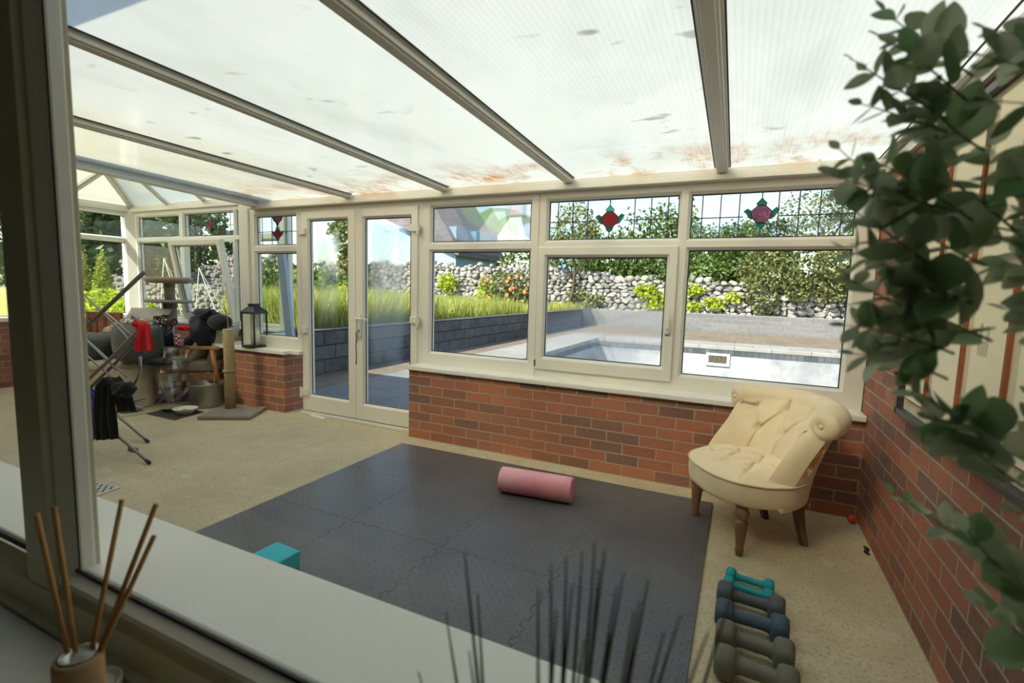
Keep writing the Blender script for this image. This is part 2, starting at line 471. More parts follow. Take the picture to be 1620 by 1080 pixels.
G = {
 'clear': glass_mat('glass_clear'),
 'w1top': glass_mat('glass_wet_top', fog=fog_blot(1, 1.60,2.00,.5)),
 'w1low': glass_mat('glass_left_low', fog=fog_blot(2, .50,.74,.4)),
 'sash': glass_mat('glass_sash', fog=fog_blot(3, .70,1.10,.85,True,.12)),
 'door_l': glass_mat('glass_door_left', fog=fog_blot(4, 1.00,1.66,.62,True,.12,(-1.26,-1.02))),
 'door_r': glass_mat('glass_door_right', fog=fog_blot(5, .62,1.74,.72,True,.14,(-.62,-.27))),
}
def fog_scribble(t, co):
    p = t.pos(); sp = t.n('ShaderNodeSeparateXYZ',{0:p}); X,Z = sp.outputs[0], sp.outputs[2]
    cx = t.math('PINGPONG', t.math('SUBTRACT', X, 2.02+.055), .055); dx = t.math('SUBTRACT', cx, 0.)
    cz = t.math('SUBTRACT', Z, 1.69)
    jit = t.math('MULTIPLY', t.math('SUBTRACT', t.noise(26., p, 3,.6), .5), .05)
    r = t.math('ADD', t.math('SQRT', t.math('ADD', t.math('MULTIPLY',dx,dx), t.math('MULTIPLY', cz, cz))), jit)
    ring = t.math('SINE', t.math('MULTIPLY', r, 420.))
    m = t.math('MULTIPLY', t.ramp(ring,[(.4,0.),(.7,1.)]), t.ramp(r,[(.048,1.),(.062,0.)]))
    m = t.math('MULTIPLY', m, t.ramp(t.noise(5.,p,2),[(.38,.1),(.5,1.)]))
    return t.math('MULTIPLY', m, .42), .25, .55
G['scrib'] = glass_mat('glass_scribbled', fog=fog_scribble)

def stained(name, col):
    t = NT(name)
    n = t.noise(40., t.obj(), 3)
    c = t.mix(n, tuple(x*.7 for x in col), tuple(min(1,x*1.25) for x in col))
    tr = t.n('ShaderNodeBsdfTransparent', {0:c}).outputs[0]
    tl = t.n('ShaderNodeBsdfTranslucent', {0:c}).outputs[0]
    d = t.bsdf(c, .25, .5)
    a = t.n('ShaderNodeMixShader', {0:.55,1:tr,2:tl}).outputs[0]
    return t.done(t.n('ShaderNodeMixShader', {0:.45,1:a,2:d}).outputs[0])
M['sg_red'] = stained('stained_red', (.50,.015,.04)); M['sg_pink'] = stained('stained_mauve', (.52,.20,.36))
M['sg_green'] = stained('stained_green', (.0,.36,.24)); M['sg_teal'] = stained('stained_teal', (.10,.72,.60))

def leaded(parent, u0,u1,v0,v1, w, nv, uc, vc, s, petal, mp=FRONT, stack=False, hz=True):
    """lead lattice and a stained glass rose on the inner glass face"""
    L = MB(); h = .0022
    def ln(a,b,t_=.0035):
        ax, ay = b[0]-a[0], b[1]-a[1]; l = math.hypot(ax,ay); nx, ny = -ay/l*t_, ax/l*t_
        L.prism([(a[0]+nx,a[1]+ny),(a[0]-nx,a[1]-ny),(b[0]-nx,b[1]-ny),(b[0]+nx,b[1]+ny)], w-h*2, w-.0006, mp)
    for k in range(nv):
        u = u0+(u1-u0)*(k+.5+(0))/nv if nv < 6 else u0+(u1-u0)*(k+.62)/(nv+.25)
        if abs(u-uc) < s*.9:
            ln((uc,v0),(uc,vc-s*1.05)); 
            if not stack: ln((uc,vc+s*1.25),(uc,v1))
        else: ln((u,v0),(u,v1))
    if hz:
        vm = v0+(v1-v0)*.46
        ln((u0,vm),(uc-s*1.25,vm)); ln((uc+s*1.25,vm),(u1,vm))
    fixn(L.build('lead_came', M['lead'], parent))
    def rose(vc, s, petal):
        def blob(pts, mat, nm, par, dz=0.):
            f = MB().prism([(uc+x*s, vc+y*s) for x,y in pts], w-.0030-dz, w-.0008, mp)
            return fixn(f.build(nm, mat, par))
        def outline(pts, par, t_=.0022, cl=True):
            return [mp(uc+x*s, vc+y*s, w-.0034) for x,y in pts]
        rt = blob([(cos(a)*.72+.05*cos(5*a), sin(a)*.68+.05*sin(5*a)) for a in [2*pi*k/20 for k in range(20)]], petal, 'rose_petals', parent)
        O = MB()
        ring = [(cos(a)*.72+.05*cos(5*a), sin(a)*.68+.05*sin(5*a)) for a in [2*pi*k/20 for k in range(20)]]
        O.tube(outline(ring, rt), .0026, 6, True)
        for r_, a0, a1 in ((.45,-.3,2.4),(.45,2.6,5.4),(.26,.8,5.6),(.60,3.4,5.0)):
            O.tube(outline([(cos(a0+(a1-a0)*k/8)*r_, sin(a0+(a1-a0)*k/8)*r_) for k in range(9)], rt), .0019, 6)
        for a in (.5,2.3,3.9,5.2):
            O.tube(outline([(cos(a)*.42, sin(a)*.42),(cos(a+.15)*.70, sin(a+.15)*.66)], rt), .0019, 6)
        top = [(0,1.25),(.16,1.02),(.36,.82),(.30,.62),(-.30,.62),(-.36,.82),(-.16,1.02)]
        bot = [(0,-1.08),(.24,-.90),(.36,-.62),(-.36,-.62),(-.24,-.90)]
        lft = [(-1.25,.22),(-.98,.42),(-.76,.30),(-.62,-.10),(-.66,-.42),(-.88,-.22),(-1.02,.06)]
        rgt = [(1.25,.30),(1.02,.46),(.80,.28),(.62,-.05),(.62,-.42),(.92,-.22),(1.06,.04)]
        for pts, mt in ((top,M['sg_teal' if petal is M['sg_red'] else 'sg_green']),(bot,M['sg_green']),(lft,M['sg_green']),(rgt,M['sg_green'])):
            blob(pts, mt, 'rose_leaf', parent)
            O.tube(outline(pts, rt), .0026, 6, True)
        O.build('lead_outline', M['lead'], rt)
    rose(vc, s, petal)
    if stack: rose(vc+s*2.05, s*.86, M['sg_pink'])

FY = .12; GYY = .15
def light(parent, u0,u1,v0,v1, g, mp=FRONT, w=FY, d=.07, mat=None, name='frame'):
    """one fixed light: frame cell u0..u1,v0..v1 with glass opening g=(gu0,gu1,gv0,gv1)"""
    MB().rectframe(u0,u1,v0,v1, g[0]-u0,u1-g[1],g[2]-v0,v1-g[3], w,w+d, .018, mp).build(name, M['upvc'], parent)
    o = parent.children[-1]; fixn(o)
    b = o.modifiers.new('Bevel','BEVEL'); b.width=.003; b.segments=2; b.limit_method='ANGLE'; b.angle_limit=radians(50)
    return pane(parent, g[0],g[1],g[2],g[3], w+.03, mat or G['clear'], mp)

w1 = thing('window_1', 'left of three wide windows, misted toplight, above brick wall', 'window', kind='structure')
light(w1, -.07,.965,1.588,1.968, (.018,.892,1.627,1.905), mat=G['w1top'])
light(w1, -.07,.965,.611,1.588, (.016,.895,.722,1.549), mat=G['w1low'])
w2 = thing('window_2', 'middle window with red rose toplight and closed opening sash', 'window', kind='structure')
light(w2, .968,1.985,1.588,1.968, (1.037,1.947,1.627,1.905))
leaded(w2, 1.037,1.947,1.627,1.905, .15, 8, 1.486, 1.763, .082, M['sg_red'])
sf = MB().rectframe(.968,1.985,.611,1.588, .05,.05,.075,.035, FY,FY+.07, .0, FRONT)
fixn(sf.build('frame', M['upvc'], w2))
sa = MB().rectframe(.975,1.962,.672,1.572, .068,.070,.096,.072, FY-.022,FY+.045, .018, FRONT)
sash = fixn(sa.build('sash', M['upvc'], w2)); 
b = sash.modifiers.new('Bevel','BEVEL'); b.width=.004; b.segments=2; b.limit_method='ANGLE'; b.angle_limit=radians(50)
pane(sash, 1.043,1.892,.768,1.500, .125, G['sash'])
hb = MB().box(1.915,1.937,.088,.098,.99,1.09); hb.box(1.917,1.935,.058,.088,1.03,1.052)
hb.box(1.918,1.934,.052,.066,1.03,1.165)
hb.build('handle', plain('handle_white', srgb(238,236,226), .3), sash, bevel=.004)
MB().box(1.912,1.940,.090,.099,.985,1.0).build('handle_cap', M['steel'], sash)
MB().box(.972,.984,.094,.10,.69,.74).build('hinge_cover', plain('rust', srgb(120,78,60), .7), sash)
w3 = thing('window_3', 'right hand wide window with mauve rose toplight behind the chair', 'window', kind='structure')
light(w3, 1.985,3.038,1.588,1.968, (2.022,2.920,1.622,1.902), mat=G['scrib'])
leaded(w3, 2.022,2.920,1.622,1.902, .15, 8, 2.432, 1.765, .080, M['sg_pink'])
light(w3, 1.985,3.038,.611,1.588, (2.024,2.922,.726,1.547))
w4 = thing('window_4', 'narrow window with two stacked roses left of the doors', 'window', kind='structure')
light(w4, -2.17,-1.462,1.588,1.968, (-2.083,-1.535,1.628,1.905))
leaded(w4, -2.083,-1.535,1.628,1.905, .15, 4, -1.80, 1.735, .068, M['sg_red'], stack=True)
light(w4, -2.17,-1.462,.611,1.588, (-2.083,-1.537,.735,1.549))
# corner post
solid('trim_12', 'white corner post where the bay joins the front windows', 'post', MB().box(-2.30,-2.165,.10,.20,.60,2.03), M['upvc'], bevel=.006)

# ------------------------------------------------------------------ french doors
dr = thing('door_1', 'pair of white glazed french doors with misted glass', 'door', kind='structure')
df = MB(); df.rectframe(-1.460,-.07,0,1.968, .048,.050,.035,.052, FY,FY+.07, 0, FRONT)
o = fixn(df.build('door_frame', M['upvc'], dr)); b=o.modifiers.new('Bevel','BEVEL'); b.width=.003; b.segments=2
MB().box(-1.462,-.1,.085,.12,0,.03).build('threshold', M['upvc'], dr, bevel=.005)
for nm, u0,u1,g, gm in (('l',-1.422,-.778,(-1.338,-.878,.198,1.842),G['door_l']),('r',-.774,-.108,(-.676,-.188,.190,1.838),G['door_r'])):
    lf = MB().rectframe(u0,u1,.04,1.925, g[0]-u0,u1-g[1],g[2]-.04,1.925-g[3], FY-.018,FY+.045, .018, FRONT)
    leaf = fixn(lf.build('door_leaf', M['upvc'], dr)); b=leaf.modifiers.new('Bevel','BEVEL'); b.width=.004; b.segments=2; b.limit_method='ANGLE'; b.angle_limit=radians(50)
    pane(leaf, *g, .128, gm)
    hx = u0 if nm=='l' else u1
    for hz in (1.74,.82,.22) if nm=='l' else (1.74,.98,.30):
        h = MB(); s = 1 if nm=='l' else -1
        h.box(min(hx-.03*s,hx+.055*s),max(hx-.03*s,hx+.055*s),.076,.104,hz-.028,hz+.030)
        h.cyl((hx-.018*s,.078,hz-.055),(hx-.018*s,.078,hz+.045),.012,n=12)
        h.build('hinge', M['upvc'], leaf, bevel=.004)
    if nm == 'l':
        k = MB().box(-.745-.03,-.725-.03+.008,.078,.103,.76,.98)
        k.build('handle_plate', M['upvc'], leaf, bevel=.005)
    else:
        k = MB().box(-.738,-.706,.082,.103,.80,1.0); k.build('handle_plate', M['upvc'], leaf, bevel=.006)
        k = MB().tube([(-.722,.082,.965),(-.722,.045,.965),(-.70,.04,.965),(-.59,.042,.960)], .0095, 10); k.build('handle', M['upvc'], leaf, smooth=True)
        k = MB().cyl((-.722,.083,.855),(-.722,.074,.855),.014,n=16); k.build('keyhole', M['steel'], leaf)

# ------------------------------------------------------------------ bay (glazing at y=.567)
BY = .567; BX = -5.054
bw = thing('window_5', 'bay window left of the pier with tilted open sash and rose toplight', 'window', kind='structure')
light(bw, -5.05,-4.008,1.765,2.13, (-4.925,-4.060,1.805,2.055), w=BY)
light(bw, -4.008,-3.022,1.765,2.13, (-3.957,-3.047,1.797,2.064), w=BY)
leaded(bw, -3.957,-3.047,1.797,2.064, BY+.03, 8, -3.50, 1.93, .082, M['sg_red'])
light(bw, -3.022,-2.21,1.765,2.13, (-2.995,-2.32,1.797,2.064), w=BY)
light(bw, -5.05,-4.008,.74,1.765, (-4.925,-4.060,.80,1.728), w=BY)
light(bw, -3.022,-2.21,.74,1.765, (-2.995,-2.32,.80,1.728), w=BY)
fixn(MB().rectframe(-4.008,-3.022,.74,1.765, .05,.03,.06,.04, BY,BY+.07, 0, FRONT).build('frame', M['upvc'], bw))
# tilt sash swings in about its bottom rail
TA = radians(10.)
def TILT(u,v,w):
    dv, dw = v-.79, w-BY
    return (u, BY + dw*cos(TA) - dv*sin(TA), .79 + dv*cos(TA) + dw*sin(TA))
ts = fixn(MB().rectframe(-3.975,-3.035,.785,1.745, .07,.07,.08,.07, BY-.02,BY+.045, .018, TILT).build('sash', M['upvc'], bw))
pane(ts, -3.905,-3.105,.865,1.675, BY+.012, G['clear'], TILT)
MB().tube([TILT(-3.06,1.25,BY-.02), TILT(-3.06,1.25,BY-.06), TILT(-3.06,1.12,BY-.07)], .010, 8).build('handle', M['upvc'], ts, smooth=True)
SIDE = lambda u,v,w: (BX-(w-.0), u, v)
bl = thing('window_6', 'left end bay window looking onto the conifers', 'window', kind='structure')
light(bl, -.62,.55,1.765,2.13, (-.50,.505,1.802,2.072), SIDE, 0.)
light(bl, -.62,.55,.74,1.765, (-.50,.505,.80,1.728), SIDE, 0.)
light(bl, -1.2,-.62,.74,2.13, (-1.12,-.68,.80,2.072), SIDE, 0.)
o = fixn(MB().prism([(-5.05,.49),(-4.975,.565),(-4.975,.66),(-5.15,.66),(-5.15,.49)], .72, 2.15).build('trim_13', M['upvc'], bevel=.004))
tag(o, 'white corner post of the bay behind the drying rack', 'post', kind='structure')
be = MB(); be.box(-5.10,-2.12,.535,.66,2.128,2.17); be.box(-5.10,-2.12,.55,.66,2.172,2.211)
be.box(-5.15,-5.02,-1.2,.66,2.128,2.17); be.box(-5.15,-5.035,-1.2,.66,2.172,2.211)
solid('trim_14', 'white eaves strip round the bay under its pitched roof', 'eaves trim', be, M['upvc'], bevel=.004)
o = tag(MB().box(-5.05,-2.25,.50,.62,.715,.742).build('trim_15', M['upvc_old'], bevel=.004), 'white window board along the bay window', 'window sill', kind='structure')
# bay hip roof
AP = V3((-4.49,.018,2.545)); C0 = V3((-5.06,.60,2.213)); E0 = V3((-2.10,.60,2.213)); L0 = V3((-5.06,-.17,2.213)); R0 = V3((-2.10,.018,2.545)); L1 = V3((-5.06,-1.25,2.213)); A1 = V3((-4.49,-1.25,2.545))
def sheet(pts, name, label):
    n = (pts[1]-pts[0]).cross(pts[2]-pts[0]).normalized()*.012
    if n.z < 0: n = -n
    k = len(pts); mb = MB().add([p for p in pts]+[p+n for p in pts], [tuple(range(k)), tuple(range(2*k-1,k-1,-1))]+[(i,(i+1)%k,k+(i+1)%k,k+i) for i in range(k)])
    o = fixn(mb.build(name, M['roof_bay'])); two_skin(o); tag(o, label, 'roof panel', kind='structure')
sheet([L0,C0,AP], 'ceiling', 'triangular white bay roof sheet between the two hips')
sheet([C0,E0,R0,AP], 'ceiling', 'white bay roof sheet above the bay window')
sheet([L1,L0,AP,A1], 'ceiling', 'white bay roof sheet at the far left')
sheet([AP,R0,V3((-2.1,-1.25,2.545)),A1], 'ceiling', 'flat white top sheet of the bay roof')
def hip(p,q,name,label,ww=.06):
    mb = MB().bar(p-V3((0,0,.03)),q-V3((0,0,.03)),ww,.035); mb.bar(p-V3((0,0,.05)),q-V3((0,0,.05)),ww*.6,.016)
    tag(mb.build(name, M['rafter'], bevel=.003), label, 'roof bar', 'bay roof bars', 'structure')
hip(C0,AP,'trim_16','grey hip bar rising from the bay corner post',.075)
hip(L0,AP,'trim_17','grey hip bar at the left of the bay roof',.075)
for i, (x,x2) in enumerate(((at(268,321,'y',.60).x,at(200,282,'y',.018).x),(at(328,316,'y',.60).x,at(300,302,'y',.3).x-.03))):
    hip(V3((x,.60,2.213)), V3((x2,.018,2.545)), 'trim_%d'%(18+i), ('slim grey bay roof bar next to the hip','short slim bay roof bar by the dividing beam')[i], .045)
# upstand above the dividing beam
solid('wall_upstand', 'white upstand above the beam closing the bay roof', 'wall', MB().box(-2.09,-2.05,-2.9,.62,2.10,2.56), M['upvc'])
w8 = thing('window_8', 'narrow side window closing the bay behind the corner post', 'window', kind='structure')
light(w8, .20,.64,.60,2.13, (.235,.585,.72,2.03), lambda u,v,w:(-2.215+w,u,v), 0., .05)
# lean-to portion of roof left of the bay (over the drying rack)
o = MB().box(-5.26,-2.03,-2.93,-1.25,2.50,2.52).build('ceiling', M['roof_bay']); two_skin(o)
tag(o, 'cloudy roof sheet at the far left beside the house', 'roof panel', kind='structure')
o = tag(MB().box(-5.26,-5.06,-1.25,-1.2,.7,2.5).box(-5.26,-2.05,-1.27,-1.24,2.2,2.56).build('wall_left_upper', M['upvc']), 'white framing closing the far left of the bay', 'wall', kind='structure')

# ------------------------------------------------------------------ internal house window
hwin = thing('window_7', 'internal house window in the foreground, its dark mullion at left', 'window', kind='structure')
MU = 1.463       # glass edge of the right hand pane
mu = MB()
mu.prism([(1.335,-2.902),(1.335,-2.943),(1.362,-2.950),(1.366,-2.958),(1.440,-2.958),(1.444,-2.950),(1.461,-2.941),(1.461,-2.902)], .775, 1.98, lambda a,b,c:(a,b,c))
HM = plain('house_upvc', srgb(205,200,172), .4, .5, 0, .03, 6)
fixn(mu.build('mullion', HM, hwin, bevel=.002))
fixn(MB().box(1.352,1.463,-2.930,-2.909,.79,1.98).build('outer_mullion', M['upvc_old'], hwin, bevel=.003))
br_ = MB(); br_.prism([(-2.972,.70),(-2.972,.728),(-2.960,.732),(-2.958,.772),(-2.951,.778),(-2.941,.796),(-2.90,.796),(-2.90,.70)], .30, XR+.1, lambda a,b,c:(c,a,b))
br_.box(.30,XR+.1,-3.004,-2.90,1.93,1.99); br_.box(.28,.36,-3.004,-2.90,.7,1.98)
fixn(br_.build('frame', HM, hwin, bevel=.002))
pane(hwin, MU,XR+.02,.805,1.93, HY, G['clear'], lambda u,v,w:(u,w,v))
pane(hwin, .38,1.325,.805,1.93, HY, G['clear'], lambda u,v,w:(u,w,v))
def m_spacer():
    t = NT('spacer_bar'); p = t.pos(); sp = t.n('ShaderNodeSeparateXYZ',{0:p})
    s = t.math('SINE', t.math('MULTIPLY', t.math('ADD', sp.outputs[0], sp.outputs[2]), 2*pi/.0042))
    col = t.ramp(s, [(.3,srgb(250,246,232)),(.6,srgb(170,166,148))])
    return t.done(t.bsdf(col, .45, .4, 0.))
M['spacer'] = m_spacer()
sp_ = MB().prism([(MU-.010,-2.950),(MU+.012,-2.9372),(MU-.010,-2.9372)],.80,1.93); sp_.prism([(-2.954,.799),(-2.9372,.8075),(-2.9372,.790),(-2.954,.790)],MU-.010,XR+.02,lambda a,b,c:(c,a,b))
sp_.build('spacer_bar', M['spacer'], hwin)
g = MB().box(MU+.010,MU+.015,-2.9372,-2.9362,.80,1.93); g.box(MU,XR+.02,-2.9372,-2.9362,.8075,.8105)
g.build('gasket', M['gasket'], hwin)
solid('trim_20', 'wide white window board just beyond the foreground glass', 'window sill', MB().box(.32,XR-.003,-2.925,-2.77,.772,.80), M['upvc_old'], bevel=.004)
solid('trim_21', 'pale inner window board in the near left corner', 'window sill', MB().box(.2,XR+.1,-3.30,-2.973,.70,.725), plain('inner_board', srgb(214,212,198), .35, .5, 0, .03), bevel=.006)
# ================================================================== GARDEN
TZ = -.12
RN = random.Random(7)
def m_pave(name, c1, c2, c3, gx=.6, gy=.6, gap=.008):
    t = NT(name); p = t.pos()
    br = t.n('ShaderNodeTexBrick', {'Vector':p,'Color1':(0,0,0,1),'Color2':(1,1,1,1),'Mortar':(.5,.5,.5,1),'Scale':1.,'Mortar Size':gap,'Mortar Smooth':.2,'Brick Width':gx,'Row Height':gy})
    col = t.mix(br.outputs[0], c1, c2)
    col = t.mix(t.ramp(t.noise(2.5,p,5,.6),[(.35,0.),(.7,.55)]), col, c3)
    col = t.mix(t.math('MULTIPLY', br.outputs[1], .8), col, tuple(x*.45 for x in c3))
    return t.done(t.bsdf(col, .85, .25, 0., t.bump(t.noise(30.,p,4), .3, .01)))
mp_pav = m_pave('paving_brown', srgb(128,116,102), srgb(114,103,92), srgb(96,88,78), .45, .45)
mp_cop = m_pave('paving_pale', srgb(152,150,146), srgb(140,139,136), srgb(122,120,116), .9, .6, .01)
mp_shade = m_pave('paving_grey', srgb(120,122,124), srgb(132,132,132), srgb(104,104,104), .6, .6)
PX0, PX1, PY0, PY1 = -1.57, 9.5, 5.2, 11.3
ter = MB(); ter.box(-3.44,-2.68,.26,12.5,-.4,TZ); ter.box(-3.44,14,12.5,17.,-.4,TZ)
solid('terrace', 'brown paving strips round the empty pool', 'paving', ter, mp_pav)
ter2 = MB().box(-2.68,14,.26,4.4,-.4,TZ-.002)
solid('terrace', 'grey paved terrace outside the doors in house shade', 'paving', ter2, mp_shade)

def m_pool():
    t = NT('pool_paint'); p = t.pos()
    n = t.noise(.9,p,6,.65); n2 = t.noise(7.,t.scale(p,(1,1,.5)),5,.65)
    col = t.ramp(n, [(.35,srgb(138,140,145)),(.6,srgb(172,174,175))])
    col = t.mix(t.ramp(n2,[(.5,0.),(.78,.5)]), col, srgb(112,114,120))
    col = t.mix(t.ramp(t.noise(18.,p,2),[(.68,0.),(.76,.6)]), col, srgb(90,88,84))
    return t.done(t.bsdf(col, .8, .2))
pool = thing('swimming_pool', 'empty white swimming pool with pale coping beyond the windows', 'pool', (0,0,0))
pb = MB()
d = -1.9
pb.box(PX0-.15,PX0,PY0-.15,PY1+.15,d,TZ-.12); pb.box(PX1,PX1+.15,PY0-.15,PY1+.15,d,TZ-.12)
pb.box(PX0,PX1,PY1,PY1+.15,d,TZ-.12); pb.box(PX0,PX1,PY0-.15,PY0,d,TZ-.12); pb.box(PX0-.15,PX1+.15,PY0-.15,PY1+.15,d-.15,d)
pb.build('basin', m_pool(), pool)
cp = MB(); cp.box(-2.68,PX0+.03,4.4,12.5,TZ-.1,TZ+.012); cp.box(PX0+.03,14,PY1-.03,12.5,TZ-.1,TZ+.012); cp.box(PX0+.03,14,4.4,PY0+.03,TZ-.1,TZ+.012)
cp.build('coping', mp_cop, pool, bevel=.02)
tb = MB(); tb.box(PX0,PX1,PY1-.012,PY1+.01,TZ-.24,TZ-.1); tb.box(PX0-.01,PX0+.012,PY0,PY1,TZ-.24,TZ-.1)
tb.build('tile_band', m_pave('pool_tile', srgb(70,76,84), srgb(96,100,104), srgb(60,62,66), .15,.15,.006), pool)
sk_ = MB(); sk_.rectframe(1.55,2.15,-.66,-.32,.07,.07,.07,.07, PY1-.05,PY1+.02,.01,FRONT)
fixn(sk_.build('skimmer_frame', plain('skimmer_white', srgb(226,224,216), .5), pool))
sg = MB().box(1.6,2.1,PY1-.02,PY1-.004,-.61,-.37)
for k in range(4): sg.box(1.64+.11*k,1.70+.11*k,PY1-.035,PY1-.02,-.6,-.38)
sg.build('skimmer_grille', plain('skimmer_dark', srgb(80,72,60), .7), pool)

def m_block(name, c1, c2, mort, bw=.9, bh=.17, white=.5):
    t = NT(name); p = t.pos(); sp = t.n('ShaderNodeSeparateXYZ',{0:p})
    vec = t.n('ShaderNodeCombineXYZ', {0:t.math('ADD',sp.outputs[0],sp.outputs[1]),1:t.math('ADD',sp.outputs[2],.12)}).outputs[0]
    br = t.n('ShaderNodeTexBrick', {'Vector':vec,'Color1':(0,0,0,1),'Color2':(1,1,1,1),'Scale':1.,'Mortar Size':.012,'Mortar Smooth':.4,'Brick Width':bw,'Row Height':bh})
    n = t.noise(7.,p,6,.7)
    col = t.mix(br.outputs[0], c1, c2)
    col = t.mix(t.ramp(n,[(.4,0.),(.68,white)]), col, srgb(158,156,152))
    col = t.mix(t.math('MULTIPLY',br.outputs[1],.8), col, mort)
    h = t.math('SUBTRACT', t.math('MULTIPLY', t.noise(10.,p,5,.7), .6), br.outputs[1])
    return t.done(t.bsdf(col, .9, .2, 0., t.bump(h, .9, .03)))
mb_ = MB().box(-3.72,-3.44,1.2,17.2,-.4,.565)
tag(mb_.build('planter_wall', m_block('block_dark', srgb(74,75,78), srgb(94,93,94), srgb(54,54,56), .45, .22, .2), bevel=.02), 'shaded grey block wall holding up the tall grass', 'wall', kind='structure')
mb_ = MB().box(-3.44,14,17.0,17.3,-.4,.56)
tag(mb_.build('retaining_wall', m_block('block_pale', srgb(104,104,108), srgb(118,118,120), srgb(150,148,146), .8, .17, .3), bevel=.02), 'pale block retaining wall behind the pool', 'wall', kind='structure')
def m_soil(name, a, b, sc=2.):
    t = NT(name); p = t.pos()
    col = t.mix(t.ramp(t.noise(sc,p,6,.65),[(.3,0.),(.7,1.)]), a, b)
    return t.done(t.bsdf(col, .95, .1, 0., t.bump(t.noise(25.,p,5,.7), .6, .03)))
m_lawn = m_soil('lawn', srgb(150,160,84), srgb(188,186,118), 3.)
solid('ground_bed', 'raised grassy ground behind the block walls', 'ground', MB().box(-9.5,-3.72,2.0,17.2,-.4,.48).box(-20,14,17.3,30,-.4,.5), m_soil('bed_soil', srgb(112,116,62), srgb(96,88,58)))
solid('lawn', 'sunlit lawn beyond the bay windows', 'lawn', MB().box(-70,-3.73,-3,2.0,-.4,-.08).box(-70,-9.5,2.0,60,-.4,-.06), m_lawn)
solid('ground_far', 'far ground beyond the garden', 'ground', MB().box(-120,120,-60,140,-2.5,-2.15), m_soil('far_ground', srgb(110,130,70), srgb(90,110,60), .2))

# ---- rubble wall of irregular stones
def m_stone():
    t = NT('rubble_stone'); g = t.n('ShaderNodeNewGeometry'); p = t.pos()
    r = g.outputs['Random Per Island']
    col = t.ramp(r, [(0.,srgb(124,122,122)),(.35,srgb(160,157,155)),(.7,srgb(186,184,182)),(1.,srgb(138,134,130))])
    col = t.mix(t.ramp(t.noise(9.,p,5,.7),[(.4,0.),(.7,.55)]), col, srgb(112,108,104))
    return t.done(t.bsdf(col, .9, .2, 0., t.bump(t.noise(14.,p,5,.7), .6, .03)))
M['stone'] = m_stone()
M['stone2'] = plain('rubble_grey', srgb(122,120,118), .9, .2, 0, .35, 9, .6, 14, .03)
M['stone_dark'] = plain('rubble_joint', srgb(64,62,56), .95, .1)
def rubble(name, label, x0, x1, y, ztop, z0, seed, sz=.27, ang=0., off=(0,0), thick=.4):
    """dry stone wall: every stone a squashed, irregular lump"""
    rnd = random.Random(seed); mb = MB()
    root = thing(name, label, 'stone wall', (off[0],off[1],0), ang)
    z = z0; row = 0
    while True:
        h = sz*rnd.uniform(.55,.95); x = x0 - rnd.uniform(0,sz); any_ = False
        while x < x1:
            w = sz*rnd.uniform(.7,1.7); zt = ztop(x)
            if z+h*.3 < zt:
                any_ = True
                c = (x+w/2, y+rnd.uniform(-.03,.05), z+h/2+rnd.uniform(-.05,.05))
                tl = rnd.uniform(-.35,.35); n = 8
                vs = []; fs = []
                poly = []
                for k in range(n):
                    a = 2*pi*k/n+rnd.uniform(-.25,.25); q = rnd.uniform(.80,1.08)
                    px_, pz_ = cos(a)*w*.55*q, sin(a)*h*.62*q
                    poly.append((c[0]+px_*cos(tl)-pz_*sin(tl), c[2]+px_*sin(tl)+pz_*cos(tl)))
                cx = sum(p[0] for p in poly)/n; cz = sum(p[1] for p in poly)/n; dd = rnd.uniform(.06,.14)
                vs = [(p[0],c[1]+.10,p[1]) for p in poly]+[(p[0],c[1]-.02+rnd.uniform(-.015,.015),p[1]) for p in poly]
                vs += [(cx+(p[0]-cx)*.62,c[1]-dd+rnd.uniform(-.02,.02),cz+(p[1]-cz)*.62) for p in poly]
                for k in range(n):
                    k2=(k+1)%n; fs += [(k,k2,n+k2,n+k),(n+k,n+k2,2*n+k2,2*n+k)]
                fs.append(tuple(range(2*n,3*n)))
                mb.add(vs, fs)
            x += w*.98
        z += h*.86; row += 1
        if not any_ or row > 60: break
    fixn(mb.build('stones', M['stone'] if y > 10 else M['stone2'], root))
    bk = MB(); n = 24
    for i in range(n):
        a, b2 = x0+(x1-x0)*i/n, x0+(x1-x0)*(i+1)/n
        bk.box(a,b2,y+.04,y+thick,z0-.6,min(ztop(a),ztop(b2))-.12)
    bk.build('core', M['stone_dark'], root)
    return root
def zt(x):
    k = [(-26,2.6),(-12,2.42),(-6.8,2.27),(-5.6,2.25),(-3.0,1.98),(-.5,1.84),(3,1.80),(8,1.7),(14,1.7)]
    for (a,b),(c,d_) in zip(k,k[1:]):
        if x <= c: return b+(d_-b)*(x-a)/(c-a) + .07*sin(x*3.1)+.05*sin(x*7.7)
    return 1.7
rubble('rubble_wall', 'long pale rubble stone wall behind the pool and planting', -19, 11, 18.0, zt, .3, 3, .25)

